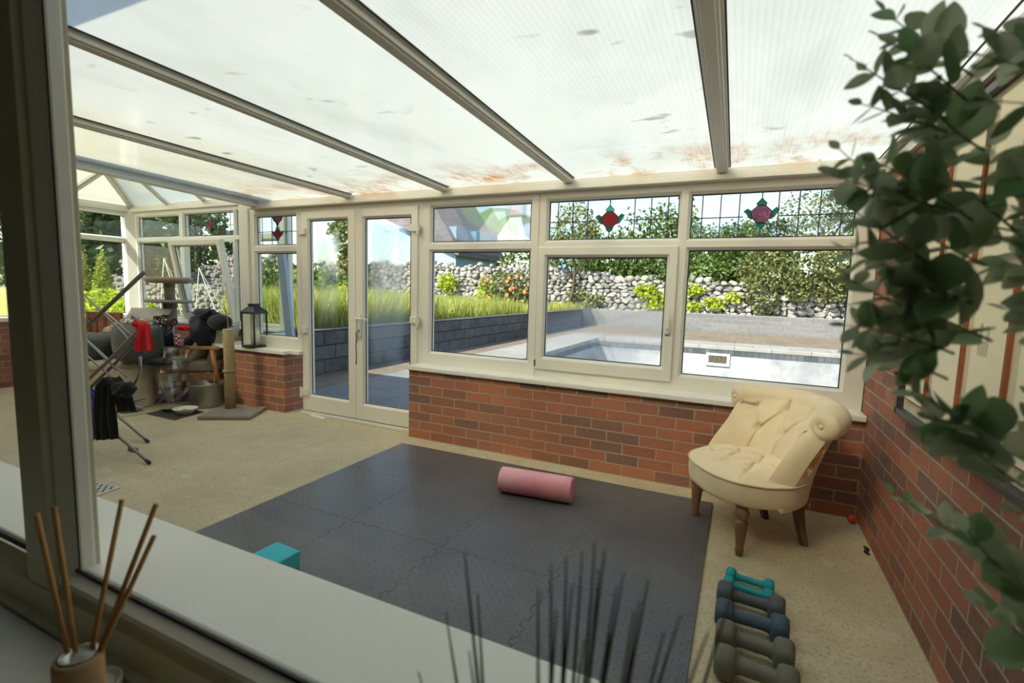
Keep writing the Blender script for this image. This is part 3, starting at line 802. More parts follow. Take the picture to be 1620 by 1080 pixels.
# ---- vegetation
def leaves(mb, blobs, n, size, rnd, shell=.55, droop=0., thin=.45):
    tot = sum((b[3]*b[4]*b[5])**(2/3) for b in blobs)
    for b in blobs:
        m = max(4, int(n*((b[3]*b[4]*b[5])**(2/3))/tot))
        for _ in range(m):
            th = rnd.uniform(0,2*pi); u = rnd.uniform(-1,1); s_ = sqrt(1-u*u); r = rnd.uniform(shell,1.)**.7
            r *= 1+.18*sin(3*th+b[0])*cos(4*u+b[1])
            c = V3((b[0]+b[3]*r*s_*cos(th), b[1]+b[4]*r*s_*sin(th), b[2]+b[5]*r*u))
            d = V3((rnd.gauss(0,1),rnd.gauss(0,1),rnd.gauss(-droop,.8))).normalized()
            e = d.cross(V3((rnd.gauss(0,1),rnd.gauss(0,1),rnd.gauss(0,1)))).normalized()
            nn = d.cross(e)
            l = size*rnd.uniform(.6,1.3)
            mb.add([c, c+d*l*.5+e*l*thin+nn*l*.1, c+d*l, c+d*l*.5-e*l*thin+nn*l*.1], [(0,1,2),(0,2,3)])
    return mb
LM = {
 'dark': leaf_mat('leaf_dark', srgb(44,66,36), srgb(72,96,48)),
 'mid': leaf_mat('leaf_mid', srgb(58,82,38), srgb(112,134,64)),
 'olive': leaf_mat('leaf_olive', srgb(82,92,52), srgb(144,148,92)),
 'lime': leaf_mat('leaf_lime', srgb(140,166,44), srgb(196,204,70)),
 'grey': leaf_mat('leaf_grey', srgb(120,128,92), srgb(160,164,122)),
 'meadow': leaf_mat('meadow_grass', srgb(136,152,60), srgb(196,194,116), .4),
 'conifer': leaf_mat('leaf_conifer', srgb(122,140,44), srgb(160,166,64)),
}
M['bark'] = plain('bark', srgb(92,80,66), .9, .1, 0, .3, 10, .6, 20, .02)
def plant(name, label, cat, base, blobs, n, size, mat, seed, trunk=None, group=None, extra=None, droop=.2):
    rnd = random.Random(seed)
    root = thing(name, label, cat, base, 0, group)
    b2 = [(x-base[0],y-base[1],z-base[2],rx_,ry_,rz_) for x,y,z,rx_,ry_,rz_ in blobs]
    leaves(MB(), b2, n, size, rnd, droop=droop).build('foliage', LM[mat], root)
    if extra:
        mt, k, sz = extra
        for q in range(k):
            b_ = rnd.choice(b2); th = rnd.uniform(pi*1.1,pi*1.9); u = rnd.uniform(-.5,.8)
            c_ = V3((b_[0]+b_[3]*cos(th)*sqrt(1-u*u), b_[1]+b_[4]*sin(th)*sqrt(1-u*u), b_[2]+b_[5]*u))
            fb = MB()
            for j in range(7):
                a_ = 2*pi*j/7; d_ = V3((cos(a_),-.5,sin(a_)))
                fb.ball(tuple(c_+d_*sz*.32), sz*.30, sz*.22, sz*.30, 8, 6)
            fb.ball(tuple(c_+V3((0,-sz*.25,0))), sz*.26, sz*.26, sz*.26, 8, 6)
            fb.build('bloom', mt, root, smooth=True)
    if trunk:
        t = MB()
        for (path, r0, r1) in trunk:
            P = [V3(p)-V3(base) for p in path]; m = len(P)
            t.tube(P, [r0+(r1-r0)*i/(m-1) for i in range(m)], 8)
        t.build('trunk', M['bark'], root, smooth=True)
    return root
TG = 'hedges and trees above the rubble wall'
def stem(x,y,z0,z1,r=.08,lean=.2): return [([(x,y,z0),(x+lean*.3,y,(z0+z1)/2),(x+lean,y,z1)], r, r*.35)]
plant('hedge', 'tall dark green hedge behind the red rose window', 'hedge', (-2.4,24,0), [(-2.2,24,3.2,2.4,1.4,2.6),(-1.0,24,3.6,1.6,1.2,2.5),(-4.2,25,2.8,1.8,1.2,2.0),(-2.6,23,1.9,2.4,1.,1.3)], 8200, .19, 'mid', 11, stem(-2.2,24,.4,4.5,.16), TG)
plant('tree', 'slender tree with loose crown left of the red rose', 'tree', (-4.5,17.6,.48), [(-4.5,17.6,4.0,1.0,.7,1.2),(-3.8,17.6,3.4,.75,.7,.9),(-5.1,17.6,3.1,.7,.6,.8)], 2600, .13, 'olive', 12, [([(-4.62,17.55,.48),(-4.45,17.55,1.2),(-4.42,17.6,2.0),(-4.5,17.6,3.0),(-4.6,17.6,4.6)],.10,.02),([(-4.42,17.6,1.9),(-4.0,17.6,2.8),(-3.7,17.6,3.7)],.05,.012),([(-4.44,17.6,1.7),(-4.9,17.6,2.6),(-5.3,17.6,3.4)],.05,.012)], TG)
plant('hedge', 'mid green hedge filling behind the slender tree', 'hedge', (-6.5,23,.4), [(-6.8,23,2.2,2.3,1.1,1.9),(-4.6,23,2.1,2.,1.1,1.7),(-9.2,23,2.2,2.,1.,1.7)], 5600, .19, 'mid', 13, stem(-6.5,23,.4,3.), TG)
plant('hedge', 'sunlit leafy hedge above the stones in the right window', 'hedge', (1.2,20,.4), [(.7,20,2.6,1.6,1.,1.7),(2.2,20,2.8,1.3,1.,1.6),(1.3,19,2.1,1.8,.7,.8)], 5600, .155, 'mid', 14, stem(1.2,20,.4,3.2,.1), TG)
plant('shrub', 'big overgrown shrub hanging over the wall at right', 'shrub', (4.0,18.3,.4), [(3.2,18.2,2.3,1.1,.8,1.1),(4.5,18.0,2.6,1.4,.9,1.2),(5.7,18.0,2.5,1.2,.9,1.2),(3.0,17.7,1.5,.6,.5,.9),(4.2,17.6,1.7,.5,.45,.6),(5.3,17.6,1.7,.6,.45,.6),(6.8,18.2,2.4,1.2,.8,1.4)], 9500, .125, 'olive', 15, stem(4.,18.5,.4,3.,.1)+stem(3.2,18.2,.4,2.,.06), TG, droop=.7)
plant('tree', 'airy tree with fine branches behind the mauve rose', 'tree', (5.4,22,.4), [(4.8,22,5.0,1.5,1.,.9),(6.2,22,5.3,1.5,1.,1.1),(5.4,22,4.2,1.7,1.,.8),(7.4,22,4.6,1.4,1.,1.4)], 3600, .12, 'olive', 16, [([(5.6,22,.4),(5.5,22,2.5),(5.3,22,4.2),(4.6,22,5.2)],.13,.03),([(5.4,22,3.2),(6.3,22,5.4)],.06,.02)], TG)
plant('tree', 'rounded dark tree low behind the mauve rose', 'tree', (2.4,23,.4), [(2.2,23,3.6,1.5,1.,1.2),(3.4,23,3.9,1.1,1.,1.0)], 3000, .16, 'dark', 17, stem(2.4,23,.4,4.), TG)
plant('shrub', 'lime green creeper on the stones in the right window', 'creeper', (.9,17.75,.5), [(.6,17.78,1.45,.45,.12,.22),(1.4,17.78,.95,.4,.12,.25),(.5,17.78,.8,.4,.12,.18),(2.0,17.78,1.2,.3,.1,.2)], 420, .14, 'lime', 18)
plant('shrub', 'lime green creeper on the stones in the middle window', 'creeper', (-1.1,17.75,.5), [(-1.3,17.76,1.35,.55,.14,.3),(-.7,17.76,1.0,.5,.14,.3),(-1.0,17.76,.75,.5,.14,.16)], 420, .15, 'lime', 19)
plant('shrub', 'pale creeper on the stones beside the slender trunk', 'creeper', (-4.2,17.75,.5), [(-4.3,17.75,1.15,.5,.14,.28),(-3.6,17.75,.95,.5,.14,.25)], 300, .15, 'grey', 20)
plant('rose_bush', 'rose bush with orange blooms above the block wall', 'shrub', (-5.9,14,.48), [(-5.5,14,1.5,.7,.6,.5),(-6.3,14,1.45,.8,.6,.55),(-5.1,13.7,.95,.55,.5,.5),(-5.8,14,.95,.9,.6,.5)], 1500, .13, 'olive', 21, stem(-5.8,14,.48,1.5,.04), None, (plain('bloom', srgb(226,124,86), .6), 14, .13))
plant('shrub', 'small yellow green shrub on the left of the stones', 'shrub', (-11.0,17.6,.5), [(-11.,17.6,1.55,.5,.3,.42)], 260, .16, 'lime', 22)
plant('shrub', 'second small yellow green shrub left of the rose bush', 'shrub', (-8.7,17.5,.5), [(-8.7,17.5,1.15,.5,.3,.4)], 260, .16, 'lime', 23)
plant('tree', 'leafy tree seen between the two french doors', 'tree', (-17.0,17,.4), [(-16.9,17,3.6,.75,.7,1.2),(-16.7,17,2.4,.7,.7,1.),(-17.5,17,4.2,.5,.5,.5)], 1500, .20, 'olive', 24, stem(-16.9,17,0,4.4,.1))
plant('shrub', 'low bushes left behind the left french door', 'shrub', (-13.6,12,.0), [(-13.8,12,1.2,.9,.7,.9),(-12.6,12.4,1.0,.7,.6,.6)], 1200, .18, 'mid', 25)
plant('shrub', 'green bushes behind the lantern window', 'shrub', (-6.1,3.6,-.05), [(-6.4,3.6,.9,.55,.5,.8),(-5.7,3.9,.85,.6,.5,.62),(-5.5,3.4,.5,.5,.4,.5)], 2400, .10, 'mid', 26)
plant('shrub', 'bright green leafy bush among the tall grass left of the doors', 'shrub', (-7.4,4.9,.45), [(-7.6,4.9,.95,.75,.6,.55),(-6.7,5.2,.85,.6,.5,.45),(-8.3,5.2,1.05,.6,.5,.5)], 1500, .13, 'mid', 27)
plant('shrub', 'yellowish bush beyond the grass in the left door', 'shrub', (-10.6,8.6,.45), [(-10.6,8.6,1.0,.8,.6,.6),(-9.6,8.9,.85,.6,.5,.45),(-11.8,8.6,1.2,.8,.6,.6)], 1300, .16, 'lime', 28)
# meadow grass
def meadow():
    rnd = random.Random(5); mb = MB(); n = 0
    while n < 26000:
        y = 2.1+15*rnd.random()**1.7; x = -3.75-rnd.random()**1.3*(4.2+.25*y)
        if x < 2.0-1.36*(y+3.3) or x < -9.4: continue
        n += 1
        h = rnd.uniform(.25,.65)*(1.25 if y < 6 else 1.05)*(.65 if y > 10.5 else 1.); a = rnd.uniform(0,2*pi); w = rnd.uniform(.006,.013)
        l = h*rnd.uniform(.05,.45); dx, dy = cos(a)*l, sin(a)*l; b = rnd.uniform(0,pi); wx, wy = cos(b)*w, sin(b)*w
        z = .47
        mb.add([(x-wx,y-wy,z),(x+wx,y+wy,z),(x+dx*.4+wx*.7,y+dy*.4+wy*.7,z+h*.6),(x+dx*.4-wx*.7,y+dy*.4-wy*.7,z+h*.6),(x+dx,y+dy,z+h)],[(0,1,2,3),(3,2,4)])
    return mb
tag(meadow().build('meadow_grass', LM['meadow']), 'tall yellow green grass growing behind the block wall', 'grass', kind='stuff')
# ---- left garden seen through the bay
plant('conifer', 'left of two slim golden conifers beyond the bay', 'conifer', (-15.2,4.5,-.08), [(-15.2,4.5,.45,.30,.3,.55),(-15.2,4.5,1.05,.24,.24,.6),(-15.2,4.5,1.6,.13,.13,.5)], 3200, .06, 'conifer', 31, stem(-15.2,4.5,-.08,1.4,.05,0))
plant('conifer', 'right of two slim golden conifers beyond the bay', 'conifer', (-14.1,4.5,-.08), [(-14.1,4.5,.45,.30,.3,.55),(-14.1,4.5,1.05,.23,.23,.6),(-14.1,4.5,1.55,.12,.12,.45)], 3200, .06, 'conifer', 32, stem(-14.1,4.5,-.08,1.4,.05,0))
plant('shrub', 'bright yellow leaved shrub outside the left bay window', 'shrub', (-9.2,2.2,-.08), [(-9.4,2.2,.5,.75,.5,.5),(-8.5,2.3,.45,.55,.5,.45),(-10.1,2.1,.35,.5,.4,.4)], 1900, .13, 'lime', 33)
plant('tree', 'dark dense trees beyond the left bay window', 'tree', (-24,9,-.1), [(-26,9,3.6,3.2,2.,2.9),(-23,9,3.0,2.2,2.,2.2),(-29,8,3.8,3.,2.,3.),(-24.5,9,5.6,3.,2.,1.4)], 6500, .36, 'dark', 34, stem(-26,9,-.1,4,.2)+stem(-22.6,9.5,-.1,4,.18)+stem(-24.3,8,-.1,4,.16), None)
plant('tree', 'dark green trees above the bay stone wall', 'tree', (-25.,14,-.1), [(-26.5,15,3.2,2.6,2.,2.6),(-30,15,3.8,3.,2.,2.8),(-34,14,4.,3.,2.,3.)], 6000, .34, 'dark', 35, stem(-26.5,15,-.1,4,.2))
def zt2(x): return 2.3+.25*sin(x*1.7)-.10*(x+4)*(x>-4) + .1*sin(x*5)
rubble('rubble_wall', 'heaped stone wall seen through the open bay sash', -4.2, 4.2, 0, lambda x: 2.25+.12*sin(x*2.7)-.32*max(0,-x), -.1, 9, .23, 0., (-18.6,11.2))
rubble('rubble_wall', 'broken stone stump beside the right conifer', -.9, .9, 0, lambda x: 1.95 if x > -.35 else 1.35, .2, 10, .26, 0., (-20.2,8.2))
rubble('rubble_wall', 'low line of stones across the lawn behind the cat tree', -4, 4, 0, lambda x: 1.05+.1*sin(x*3), .2, 14, .24, 0., (-15.5,7.6))
solid('dark_bed', 'dark low bank across the lawn behind the cat tree', 'ground', MB().box(-21,-10,7.7,8.4,-.1,.75), m_soil('bank', srgb(70,84,56), srgb(58,66,50)))  # bank coloured in dark soil greens
SW = plain('pole_white', srgb(206,206,198), .5)
for i,(a,b,c) in enumerate((((-12.1,5,1.85),(-12.45,5,-.05),(-11.75,5.3,-.05)),((-10.6,5,1.6),(-10.9,5,-.05),(-10.0,5.2,-.05)))):
    r_ = thing('garden_tripod', ('left','right')[i]+' of two thin white pole stands on the lawn', 'pole stand', (b[0],5,-.06), 0, 'pole stands on the lawn')
    o_ = V3((b[0],5,-.06))
    for q in (b,c,((b[0]+c[0])/2,5.8,-.05)):
        MB().tube([V3(a)-o_, V3(q)-o_], .013, 6).build('pole', SW, r_)
# added pale strip in place of a leaning streak, taken for a reflection
lp = MB().bar((-2.125,.45,1.66),(-1.985,.45,.55),.10,.04,(0,1,0))
tag(lp.build('leaning_streak', plain('streak_blue', srgb(168,184,200), .5)), 'pale blue strip added outside, standing in for a leaning reflection', 'board')
# ---- neighbouring houses
m_roof_t = m_block('roof_slate', srgb(112,102,104), srgb(128,116,118), srgb(90,82,84), .5,.3,.2)
hs = thing('house', 'blue walled bungalow with grey purple roof beyond the stones', 'house', (-24,36,0))
HB = plain('render_blue', srgb(120,166,192), .8); HW = plain('render_white', srgb(190,190,188), .8)
MB().box(-4.,5.9,0,6,0,5.15).build('wall', HB, hs)
rf = MB().add([(-4.6,-.6,5.0),(6.6,-.6,5.0),(6.6,6.6,5.0),(-4.6,6.6,5.0),(-2.6,2.4,8.7),(1.6,2.4,8.5),(-2.6,3.4,8.7),(1.6,3.4,8.5)],[(0,1,5,4),(1,2,7,5),(2,3,6,7),(3,0,4,6),(4,5,7,6),(0,3,2,1)])
fixn(rf.build('roof', m_roof_t, hs))
MB().box(-4.6,6.6,-.62,-.5,4.75,5.02).build('fascia', HW, hs)
GLD = plain('window_dark', (.03,.035,.045), .15)
for x0,x1 in ((.6,2.6),(3.6,5.3)):
    f = MB().box(x0,x1,-.06,.02,2.0,4.7).build('window', GLD, hs)
    b = MB(); b.box(x0-.08,x0,-.1,0,1.95,4.75); b.box(x1,x1+.08,-.1,0,1.95,4.75); b.box(x0,x1,-.1,0,3.5,3.6); b.box((x0+x1)/2-.05,(x0+x1)/2+.05,-.1,0,2.0,4.7)
    b.build('window_bar', HW, f)
MB().tube([(3.3,-.1,4.9),(3.3,-.1,2.0)], .06, 8).build('downpipe', HW, hs)
h2 = thing('house', 'white gabled building with red brick chimney', 'house', (-15.5,34,0))
MB().prism([(-1.8,0),(3.6,0),(3.6,4.6),(1.4,5.6),(1.0,7.3),(.1,7.3),(-1.4,5.3),(-1.8,4.7)], 0, 4, lambda a,b,c:(a,c,b)).build('wall', HW, h2)
fixn(h2.children[-1])
ch = MB().box(.0,1.1,.0,.9,7.2,8.6); ch.box(-.06,1.16,-.06,.96,8.3,8.45); ch.build('chimney', brick_mat('brick_chimney'), h2)
MB().box(2.0,6.5,.3,4,0,6.2).build('side_wing', HB, h2)
h3 = thing('house', 'pale blue house with dark eaves behind the right door', 'house', (-17.2,20,0))
MB().box(1.35,5.2,0,5,0,4.6).build('wall', plain('render_blue2', srgb(150,180,204), .8), h3)
rf = MB().add([(-.6,-.8,5.9),(.2,-.8,5.3),(6,-.8,4.6),(6,5,4.6),(-.6,5,5.9),(3.0,2,7.2),(6,2,7.2),(-.6,-.8,5.7),(6,-.8,4.4)],[(0,1,2,6,5),(2,3,6),(3,4,5,6),(4,0,5),(7,8,2,1,0)])
rf = MB(); rf.prism([(.05,5.35),(5.6,3.0),(5.6,3.3),(3.2,6.9),(.15,5.55)], -.4, 5.2, lambda a,b,c:(a,c,b))
fixn(rf.build('roof', m_roof_t, h3))
# hill behind everything
def hill(u,v):
    x = -110+190*u; y = 60+50*v; return (x, y, -1 + (1.0+16*exp(-((x+38)/17)**2))*sin(pi*min(1,v*1.2+.05)) + .3*sin(x*.7)*sin(y*.3))
solid('hill', 'wooded green hillside behind the houses', 'hill', MB().grid(hill,60,14), m_soil('hill_green', srgb(96,124,66), srgb(66,92,52), .35), smooth=True)
# ================================================================== EXERCISE MATS
def m_mat():
    t = NT('foam_mat'); p = t.pos(); sp = t.n('ShaderNodeSeparateXYZ',{0:p})
    # raised tread-plate lozenges in alternating directions
    S = 1/.030
    a = t.math('MULTIPLY', t.math('ADD', sp.outputs[0], sp.outputs[1]), S*.7071)
    b = t.math('MULTIPLY', t.math('SUBTRACT', sp.outputs[0], sp.outputs[1]), S*.7071)
    fa = t.math('ABSOLUTE', t.math('SUBTRACT', t.math('FRACT', a), .5)); fb = t.math('ABSOLUTE', t.math('SUBTRACT', t.math('FRACT', b), .5))
    par = t.math('GREATER_THAN', t.math('ABSOLUTE', t.math('MODULO', t.math('ADD', t.math('FLOOR', a), t.math('FLOOR', b)), 2.)), .5)
    l1 = t.math('ADD', t.math('MULTIPLY', fa, t.math('MULTIPLY_ADD', par, 3.2, 2.2)), t.math('MULTIPLY', fb, t.math('MULTIPLY_ADD', par, -3.2, 5.4)))
    h = t.n('ShaderNodeMapRange', {0:l1,1:1.15,2:.65}).outputs[0]
    dust = t.ramp(t.noise(1.6,p,5,.6),[(.35,0.),(.7,.5)])
    col = t.mix(t.noise(3.,p,3), srgb(72,73,75), srgb(86,87,88))
    col = t.mix(dust, col, srgb(118,117,114))
    col = t.mix(t.math('MULTIPLY', h, .22), col, srgb(146,146,147))
    col = t.mix(t.ramp(t.noise(60.,p,2),[(.76,0.),(.8,.7)]), col, srgb(150,146,136))
    return t.done(t.bsdf(col, .36, .55, 0., t.bump(h, .7, .0035)))
M['mat'] = m_mat()
MX0, MY0, MW, MH = -.025, -.19, .5785, .598
def mat_tile(i, j):
    """one interlocking tile with dovetail teeth on its inner edges"""
    x0, y1 = i*MW, -j*MH; x1, y0 = x0+MW, y1-MH
    def edge(a, b, sgn, flat):
        if flat: return [a]
        n = 12; pts = []; d = .019
        ux, uy = (b[0]-a[0]), (b[1]-a[1]); L = math.hypot(ux,uy); ux/=L; uy/=L; nx, ny = uy, -ux
        for k in range(n):
            s0 = L*(k+.0)/n; s1 = L*(k+1.)/n; o = d*.5*sgn if k%2==0 else -d*.5*sgn; f = .0045*(1 if k%2==0 else -1)*sgn
            if k == 0: pts.append(a); s0 += .014
            if k == n-1: s1 -= .014
            e = .0026
            pts += [(a[0]+ux*(s0-(f if k else 0))+nx*(o-e), a[1]+uy*(s0-(f if k else 0))+ny*(o-e)), (a[0]+ux*(s1+(f if k<n-1 else 0))+nx*(o-e), a[1]+uy*(s1+(f if k<n-1 else 0))+ny*(o-e))]
        return pts
    A=(x0,y0);B=(x1,y0);C=(x1,y1);D=(x0,y1)
    # shared edges: the lower-left owner pushes teeth out, its neighbour mirrors them
    pl = edge(A,B, 1, j==3) + edge(B,C, 1, i==3) + [ (p) for p in ( [C] if j==0 else [C]+list(reversed(edge(D,C,1,False)))[:]) ] + ([D] if i==0 else [D]+list(reversed(edge(A,D,1,False))))
    q = []
    for p in pl:
        if not q or (abs(p[0]-q[-1][0])+abs(p[1]-q[-1][1]) > 1e-5): q.append(p)
    if abs(q[0][0]-q[-1][0])+abs(q[0][1]-q[-1][1]) < 1e-5: q.pop()
    return q
for j in range(4):
    for i in range(4):
        poly = mat_tile(i, j)
        cx, cy = (i+.5)*MW, -(j+.5)*MH
        mb = MB().prism([(x-cx,y-cy) for x,y in poly], 0, .012)
        o = fixn(mb.build('exercise_mat_tile', M['mat'], bevel=.002, segs=1)); o.location = (MX0+cx, MY0+cy, .0005)
        rown = ['row against the brick wall','second row from the brick wall','third row from the brick wall','row nearest the foreground window board'][j]
        coln = ['leftmost','second from left','third from left','rightmost'][i]
        tag(o, 'black tread pattern foam tile, %s in the %s' % (coln, rown), 'foam mat', 'interlocking foam mat tiles')
MT = .0125
# ================================================================== ROLLER, BLOCK, BALL
def m_roller():
    t = NT('foam_roller'); p = t.obj()
    n = t.noise(4.,t.scale(p,(1,1,1)),4)
    col = t.mix(t.ramp(n,[(.4,0.),(.68,1.)]), srgb(246,184,190), srgb(238,146,158))
    scr = t.ramp(t.noise(60.,t.scale(p,(1,1,.4)),3,.7),[(.68,0.),(.72,.4)])
    col = t.mix(scr, col, srgb(244,204,204))
    return t.done(t.bsdf(col,.6,.3,0.,t.bump(t.noise(160.,p,2),.15,.002)))
ra, rb = V3((1.086,-.648,MT+.076)), V3((1.534,-.606,MT+.076))
ro = thing('foam_roller', 'pink foam roller lying on the black mat', 'foam roller', (ra+rb)/2)
d = (rb-ra).normalized(); L = (rb-ra).length/2; c0 = V3((0,0,0))
prof = [(-L,.0),(-L,.066),(-L+.002,.072),(-L+.007,.0755),(-L+.03,.076),(L-.03,.076),(L-.007,.0755),(L-.002,.072),(L,.066),(L,0.)]
MB().tube([d*s for s,r in prof if r>0], [r for s,r in prof if r>0], 40).build('body', m_roller(), ro, smooth=True, sub=0)
MB().tube([d*(L+.0005), d*(L+.0012)],[.062,.060],32).build('end_face', plain('foam_end', srgb(226,144,154), .8), ro)
MB().tube([-d*(L+.0005), -d*(L+.0012)],[.062,.060],32).build('end_face', plain('foam_end2', srgb(226,144,154), .8), ro)
TEAL = plain('teal_foam', srgb(62,190,200), .7, .3, 0, .06, 20, .2, 150)
e = MB().box(-.0775,.0775,-.04,.115,0,.076)
o = fixn(e.build('yoga_block', TEAL, bevel=.006)); o.location = (.597,-1.935,MT); o.rotation_euler = (0,0,radians(-3))
tag(o, 'teal foam yoga block on the mat edge, half hidden by board', 'yoga block')
bl_ = thing('toy_ball', 'small orange ball in the corner by the brick walls', 'ball', (3.012,-.062,.022))
MB().ball((0,0,0),.022,nu=20,nv=12).build('ball', plain('orange', srgb(232,82,30), .5), bl_, smooth=True)
MB().tube([(.0222*cos(a),.0222*sin(a)*.5,.0222*sin(a)*.86) for a in [2*pi*k/24 for k in range(24)]],.0008,6,True).build('seam', plain('seam', srgb(120,30,16), .6), bl_)
tag(MB().tube([(0,0,.004),(.006,-.03,.006),(-.006,-.06,.004),(.004,-.085,.005)],[.006,.011,.008,.004],7).build('black_scrap', M['black']), 'small black scrap on the floor along the brick wall', 'scrap')
COL.objects['black_scrap'].location = (3.016,-.37,.003)
# ================================================================== DUMBBELLS
def dumbbell(label, a, b, r, col, zc=None):
    a, b = V3((a[0],a[1],0)), V3((b[0],b[1],0)); c = (a+b)/2
    t = thing('dumbbell', label, 'dumbbell', (c.x,c.y,.0005), math.atan2(b.y-a.y,b.x-a.x), 'row of dumbbells')
    L = (b-a).length/2; hw = r*.56
    mt = col
    z = r*cos(pi/6)*.97
    for s in (-1,1):
        mb = MB(); n = 6
        prof = [(-hw,.62),(-hw*.92,.80),(-hw*.62,.965),(-hw*.2,1.0),(hw*.2,1.0),(hw*.62,.965),(hw*.92,.80),(hw,.62)]
        vs = []; fs = []; N = 24
        for xx, q in prof:
            for k in range(N):
                th = 2*pi*k/N
                # rounded hexagon
                hx = r*cos(pi/6)/max(cos(((th+pi/6)%(pi/3))-pi/6), .1); hx = .5*hx+.5*r*.955
                vs.append((s*L+xx, hx*q*cos(th+pi/2+pi/6), z+hx*q*sin(th+pi/2+pi/6)))
        m = len(prof)
        for i in range(m-1):
            for k in range(N):
                k2=(k+1)%N; fs.append((i*N+k,i*N+k2,(i+1)*N+k2,(i+1)*N+k))
        fs.append(tuple(range(N-1,-1,-1))); fs.append(tuple((m-1)*N+k for k in range(N)))
        mb.add(vs, fs); fixn(mb.build('head', mt, t, smooth=True))
    MB().tube([(-L+hw*.5,0,z),(-L+hw*1.15,0,z),(-L*.45,0,z),(0,0,z),(L*.45,0,z),(L-hw*1.15,0,z),(L-hw*.5,0,z)],[r*.66,r*.46,r*.40,r*.41,r*.40,r*.46,r*.66],16).build('handle', mt, t, smooth=True)
DBC = {'teal':plain('neoprene_teal', srgb(28,150,156), .6,.3,0,.06,20,.15,200), 'char':plain('neoprene_charcoal', srgb(84,90,96), .65,.3,0,.06,20,.15,200),
       'blue':plain('neoprene_blue', srgb(72,90,106), .65,.3,0,.06,20,.15,200), 'olive':plain('neoprene_olive', srgb(108,108,96), .65,.3,0,.06,20,.15,200)}
dumbbell('teal dumbbell at the far end of the row by chair', (2.405,-1.020),(2.553,-1.040), .036, DBC['teal'])
dumbbell('teal dumbbell touching the charcoal one', (2.398,-1.097),(2.548,-1.122), .036, DBC['teal'])
dumbbell('charcoal dumbbell just behind the blue grey one', (2.386,-1.203),(2.571,-1.216), .054, DBC['char'])
dumbbell('blue grey dumbbell in the middle of the row', (2.386,-1.345),(2.573,-1.350), .056, DBC['blue'])
dumbbell('olive grey dumbbell in front of the blue grey one', (2.396,-1.482),(2.578,-1.495), .058, DBC['olive'])
dumbbell('olive grey dumbbell nearest the foreground, cut by frame', (2.398,-1.622),(2.580,-1.632), .058, DBC['olive'])

# ================================================================== TUFTED CHAIR
def m_fabric(name, c, bs=300., br=.2, var=.07, rough=.85):
    t = NT(name); p = t.obj()
    col = t.mix(t.ramp(t.noise(6.,p,4),[(.35,0.),(.7,1.)]), tuple(x*(1-var) for x in c), tuple(min(1,x*(1+var)) for x in c))
    wv = t.n('ShaderNodeTexWave', {'Vector':p,'Scale':bs*.5,'Distortion':1.}).outputs[1]
    h = t.math('ADD', t.noise(bs,p,2), t.math('MULTIPLY', wv, .4))
    return t.done(t.bsdf(col, rough, .2, 0., t.bump(h, br, .002), **{'Sheen Weight':.15}))
CREAM = m_fabric('cream_linen', srgb(230,212,178)); CREAM2 = m_fabric('cream_linen_outer', srgb(206,188,156))
WOODL = plain('chair_leg_wood', srgb(112,80,56), .45, .5, 0, .25, 25, .1, 60)
CX, CY, CRZ = 2.475, -.485, radians(-56)
ch_ = thing('slipper_chair', 'cream buttoned low chair with rolled back in the corner', 'chair', (CX,CY,0), CRZ)
def plan(a):
    """seat outline in the chair frame: front at -y"""
    c_, s_ = cos(a), sin(a)
    x = .305*(abs(c_)**.82)*(1 if c_>0 else -1); y = .285*(abs(s_)**.9)*(1 if s_>0 else -1)
    if y > 0: x *= 1-.30*(y/.285)**1.3
    return x, y-.015
NS = 72
# seat base band
prof = [(.90,.258),(.965,.262),(.985,.275),(1.0,.31),(1.0,.36),(.992,.372)]
def basefn(u,v):
    a = 2*pi*u; i = v*(len(prof)-1); k = min(int(i),len(prof)-2); f = i-k
    s_ = prof[k][0]*(1-f)+prof[k+1][0]*f; z = prof[k][1]*(1-f)+prof[k+1][1]*f
    x,y = plan(a); return (x*s_,y*s_,z)
sb_ = MB().grid(basefn, NS, 11, True); sb_.add([basefn(k/NS,0) for k in range(NS)],[tuple(range(NS-1,-1,-1))])
sb_.build('seat_base', CREAM, ch_, smooth=True)
MB().tube([(plan(2*pi*k/NS)[0]*1.004,plan(2*pi*k/NS)[1]*1.004,.374) for k in range(NS)],.0055,8,True).build('piping', CREAM2, ch_, smooth=True)
SBUT = [(-.12,-.15),(.02,-.17),(.15,-.13),(-.06,-.04),(.09,-.03),(-.15,.02),(.17,.03),(0,.07)]
SLIN = [((-.12,-.15),(-.06,-.04)),((.02,-.17),(-.06,-.04)),((.02,-.17),(.09,-.03)),((.15,-.13),(.09,-.03)),((-.06,-.04),(0,.07)),((.09,-.03),(0,.07)),((-.06,-.04),(-.15,.02)),((.09,-.03),(.17,.03)),((-.12,-.15),(-.19,-.25)),((.02,-.17),(.03,-.30)),((.15,-.13),(.22,-.22)),((-.12,-.15),(-.26,-.10))]
def segd(x,y,l):
    (ax,ay),(bx,by) = l; dx,dy=bx-ax,by-ay; t_=max(0,min(1,((x-ax)*dx+(y-ay)*dy)/(dx*dx+dy*dy)))
    return math.hypot(x-ax-dx*t_, y-ay-dy*t_)
def seatfn(u,v):
    a = 2*pi*u; s_ = 1-v
    x,y = plan(a); x*=.995*s_ if s_ < 1 else .995; y = y*(.995*s_ if s_<1 else .995)
    z = .376+.062*(1-s_**4)
    z -= sum(.020*exp(-((x-p)**2+(y-q)**2)/.0009) for p,q in SBUT)
    z -= max([.019*exp(-(segd(x,y,l)/.0055)**2) for l in SLIN])*(1-s_**8)
    return (x,y,z)
MB().grid(seatfn, 160, 64, True).build('seat_cushion', CREAM, ch_, smooth=True)
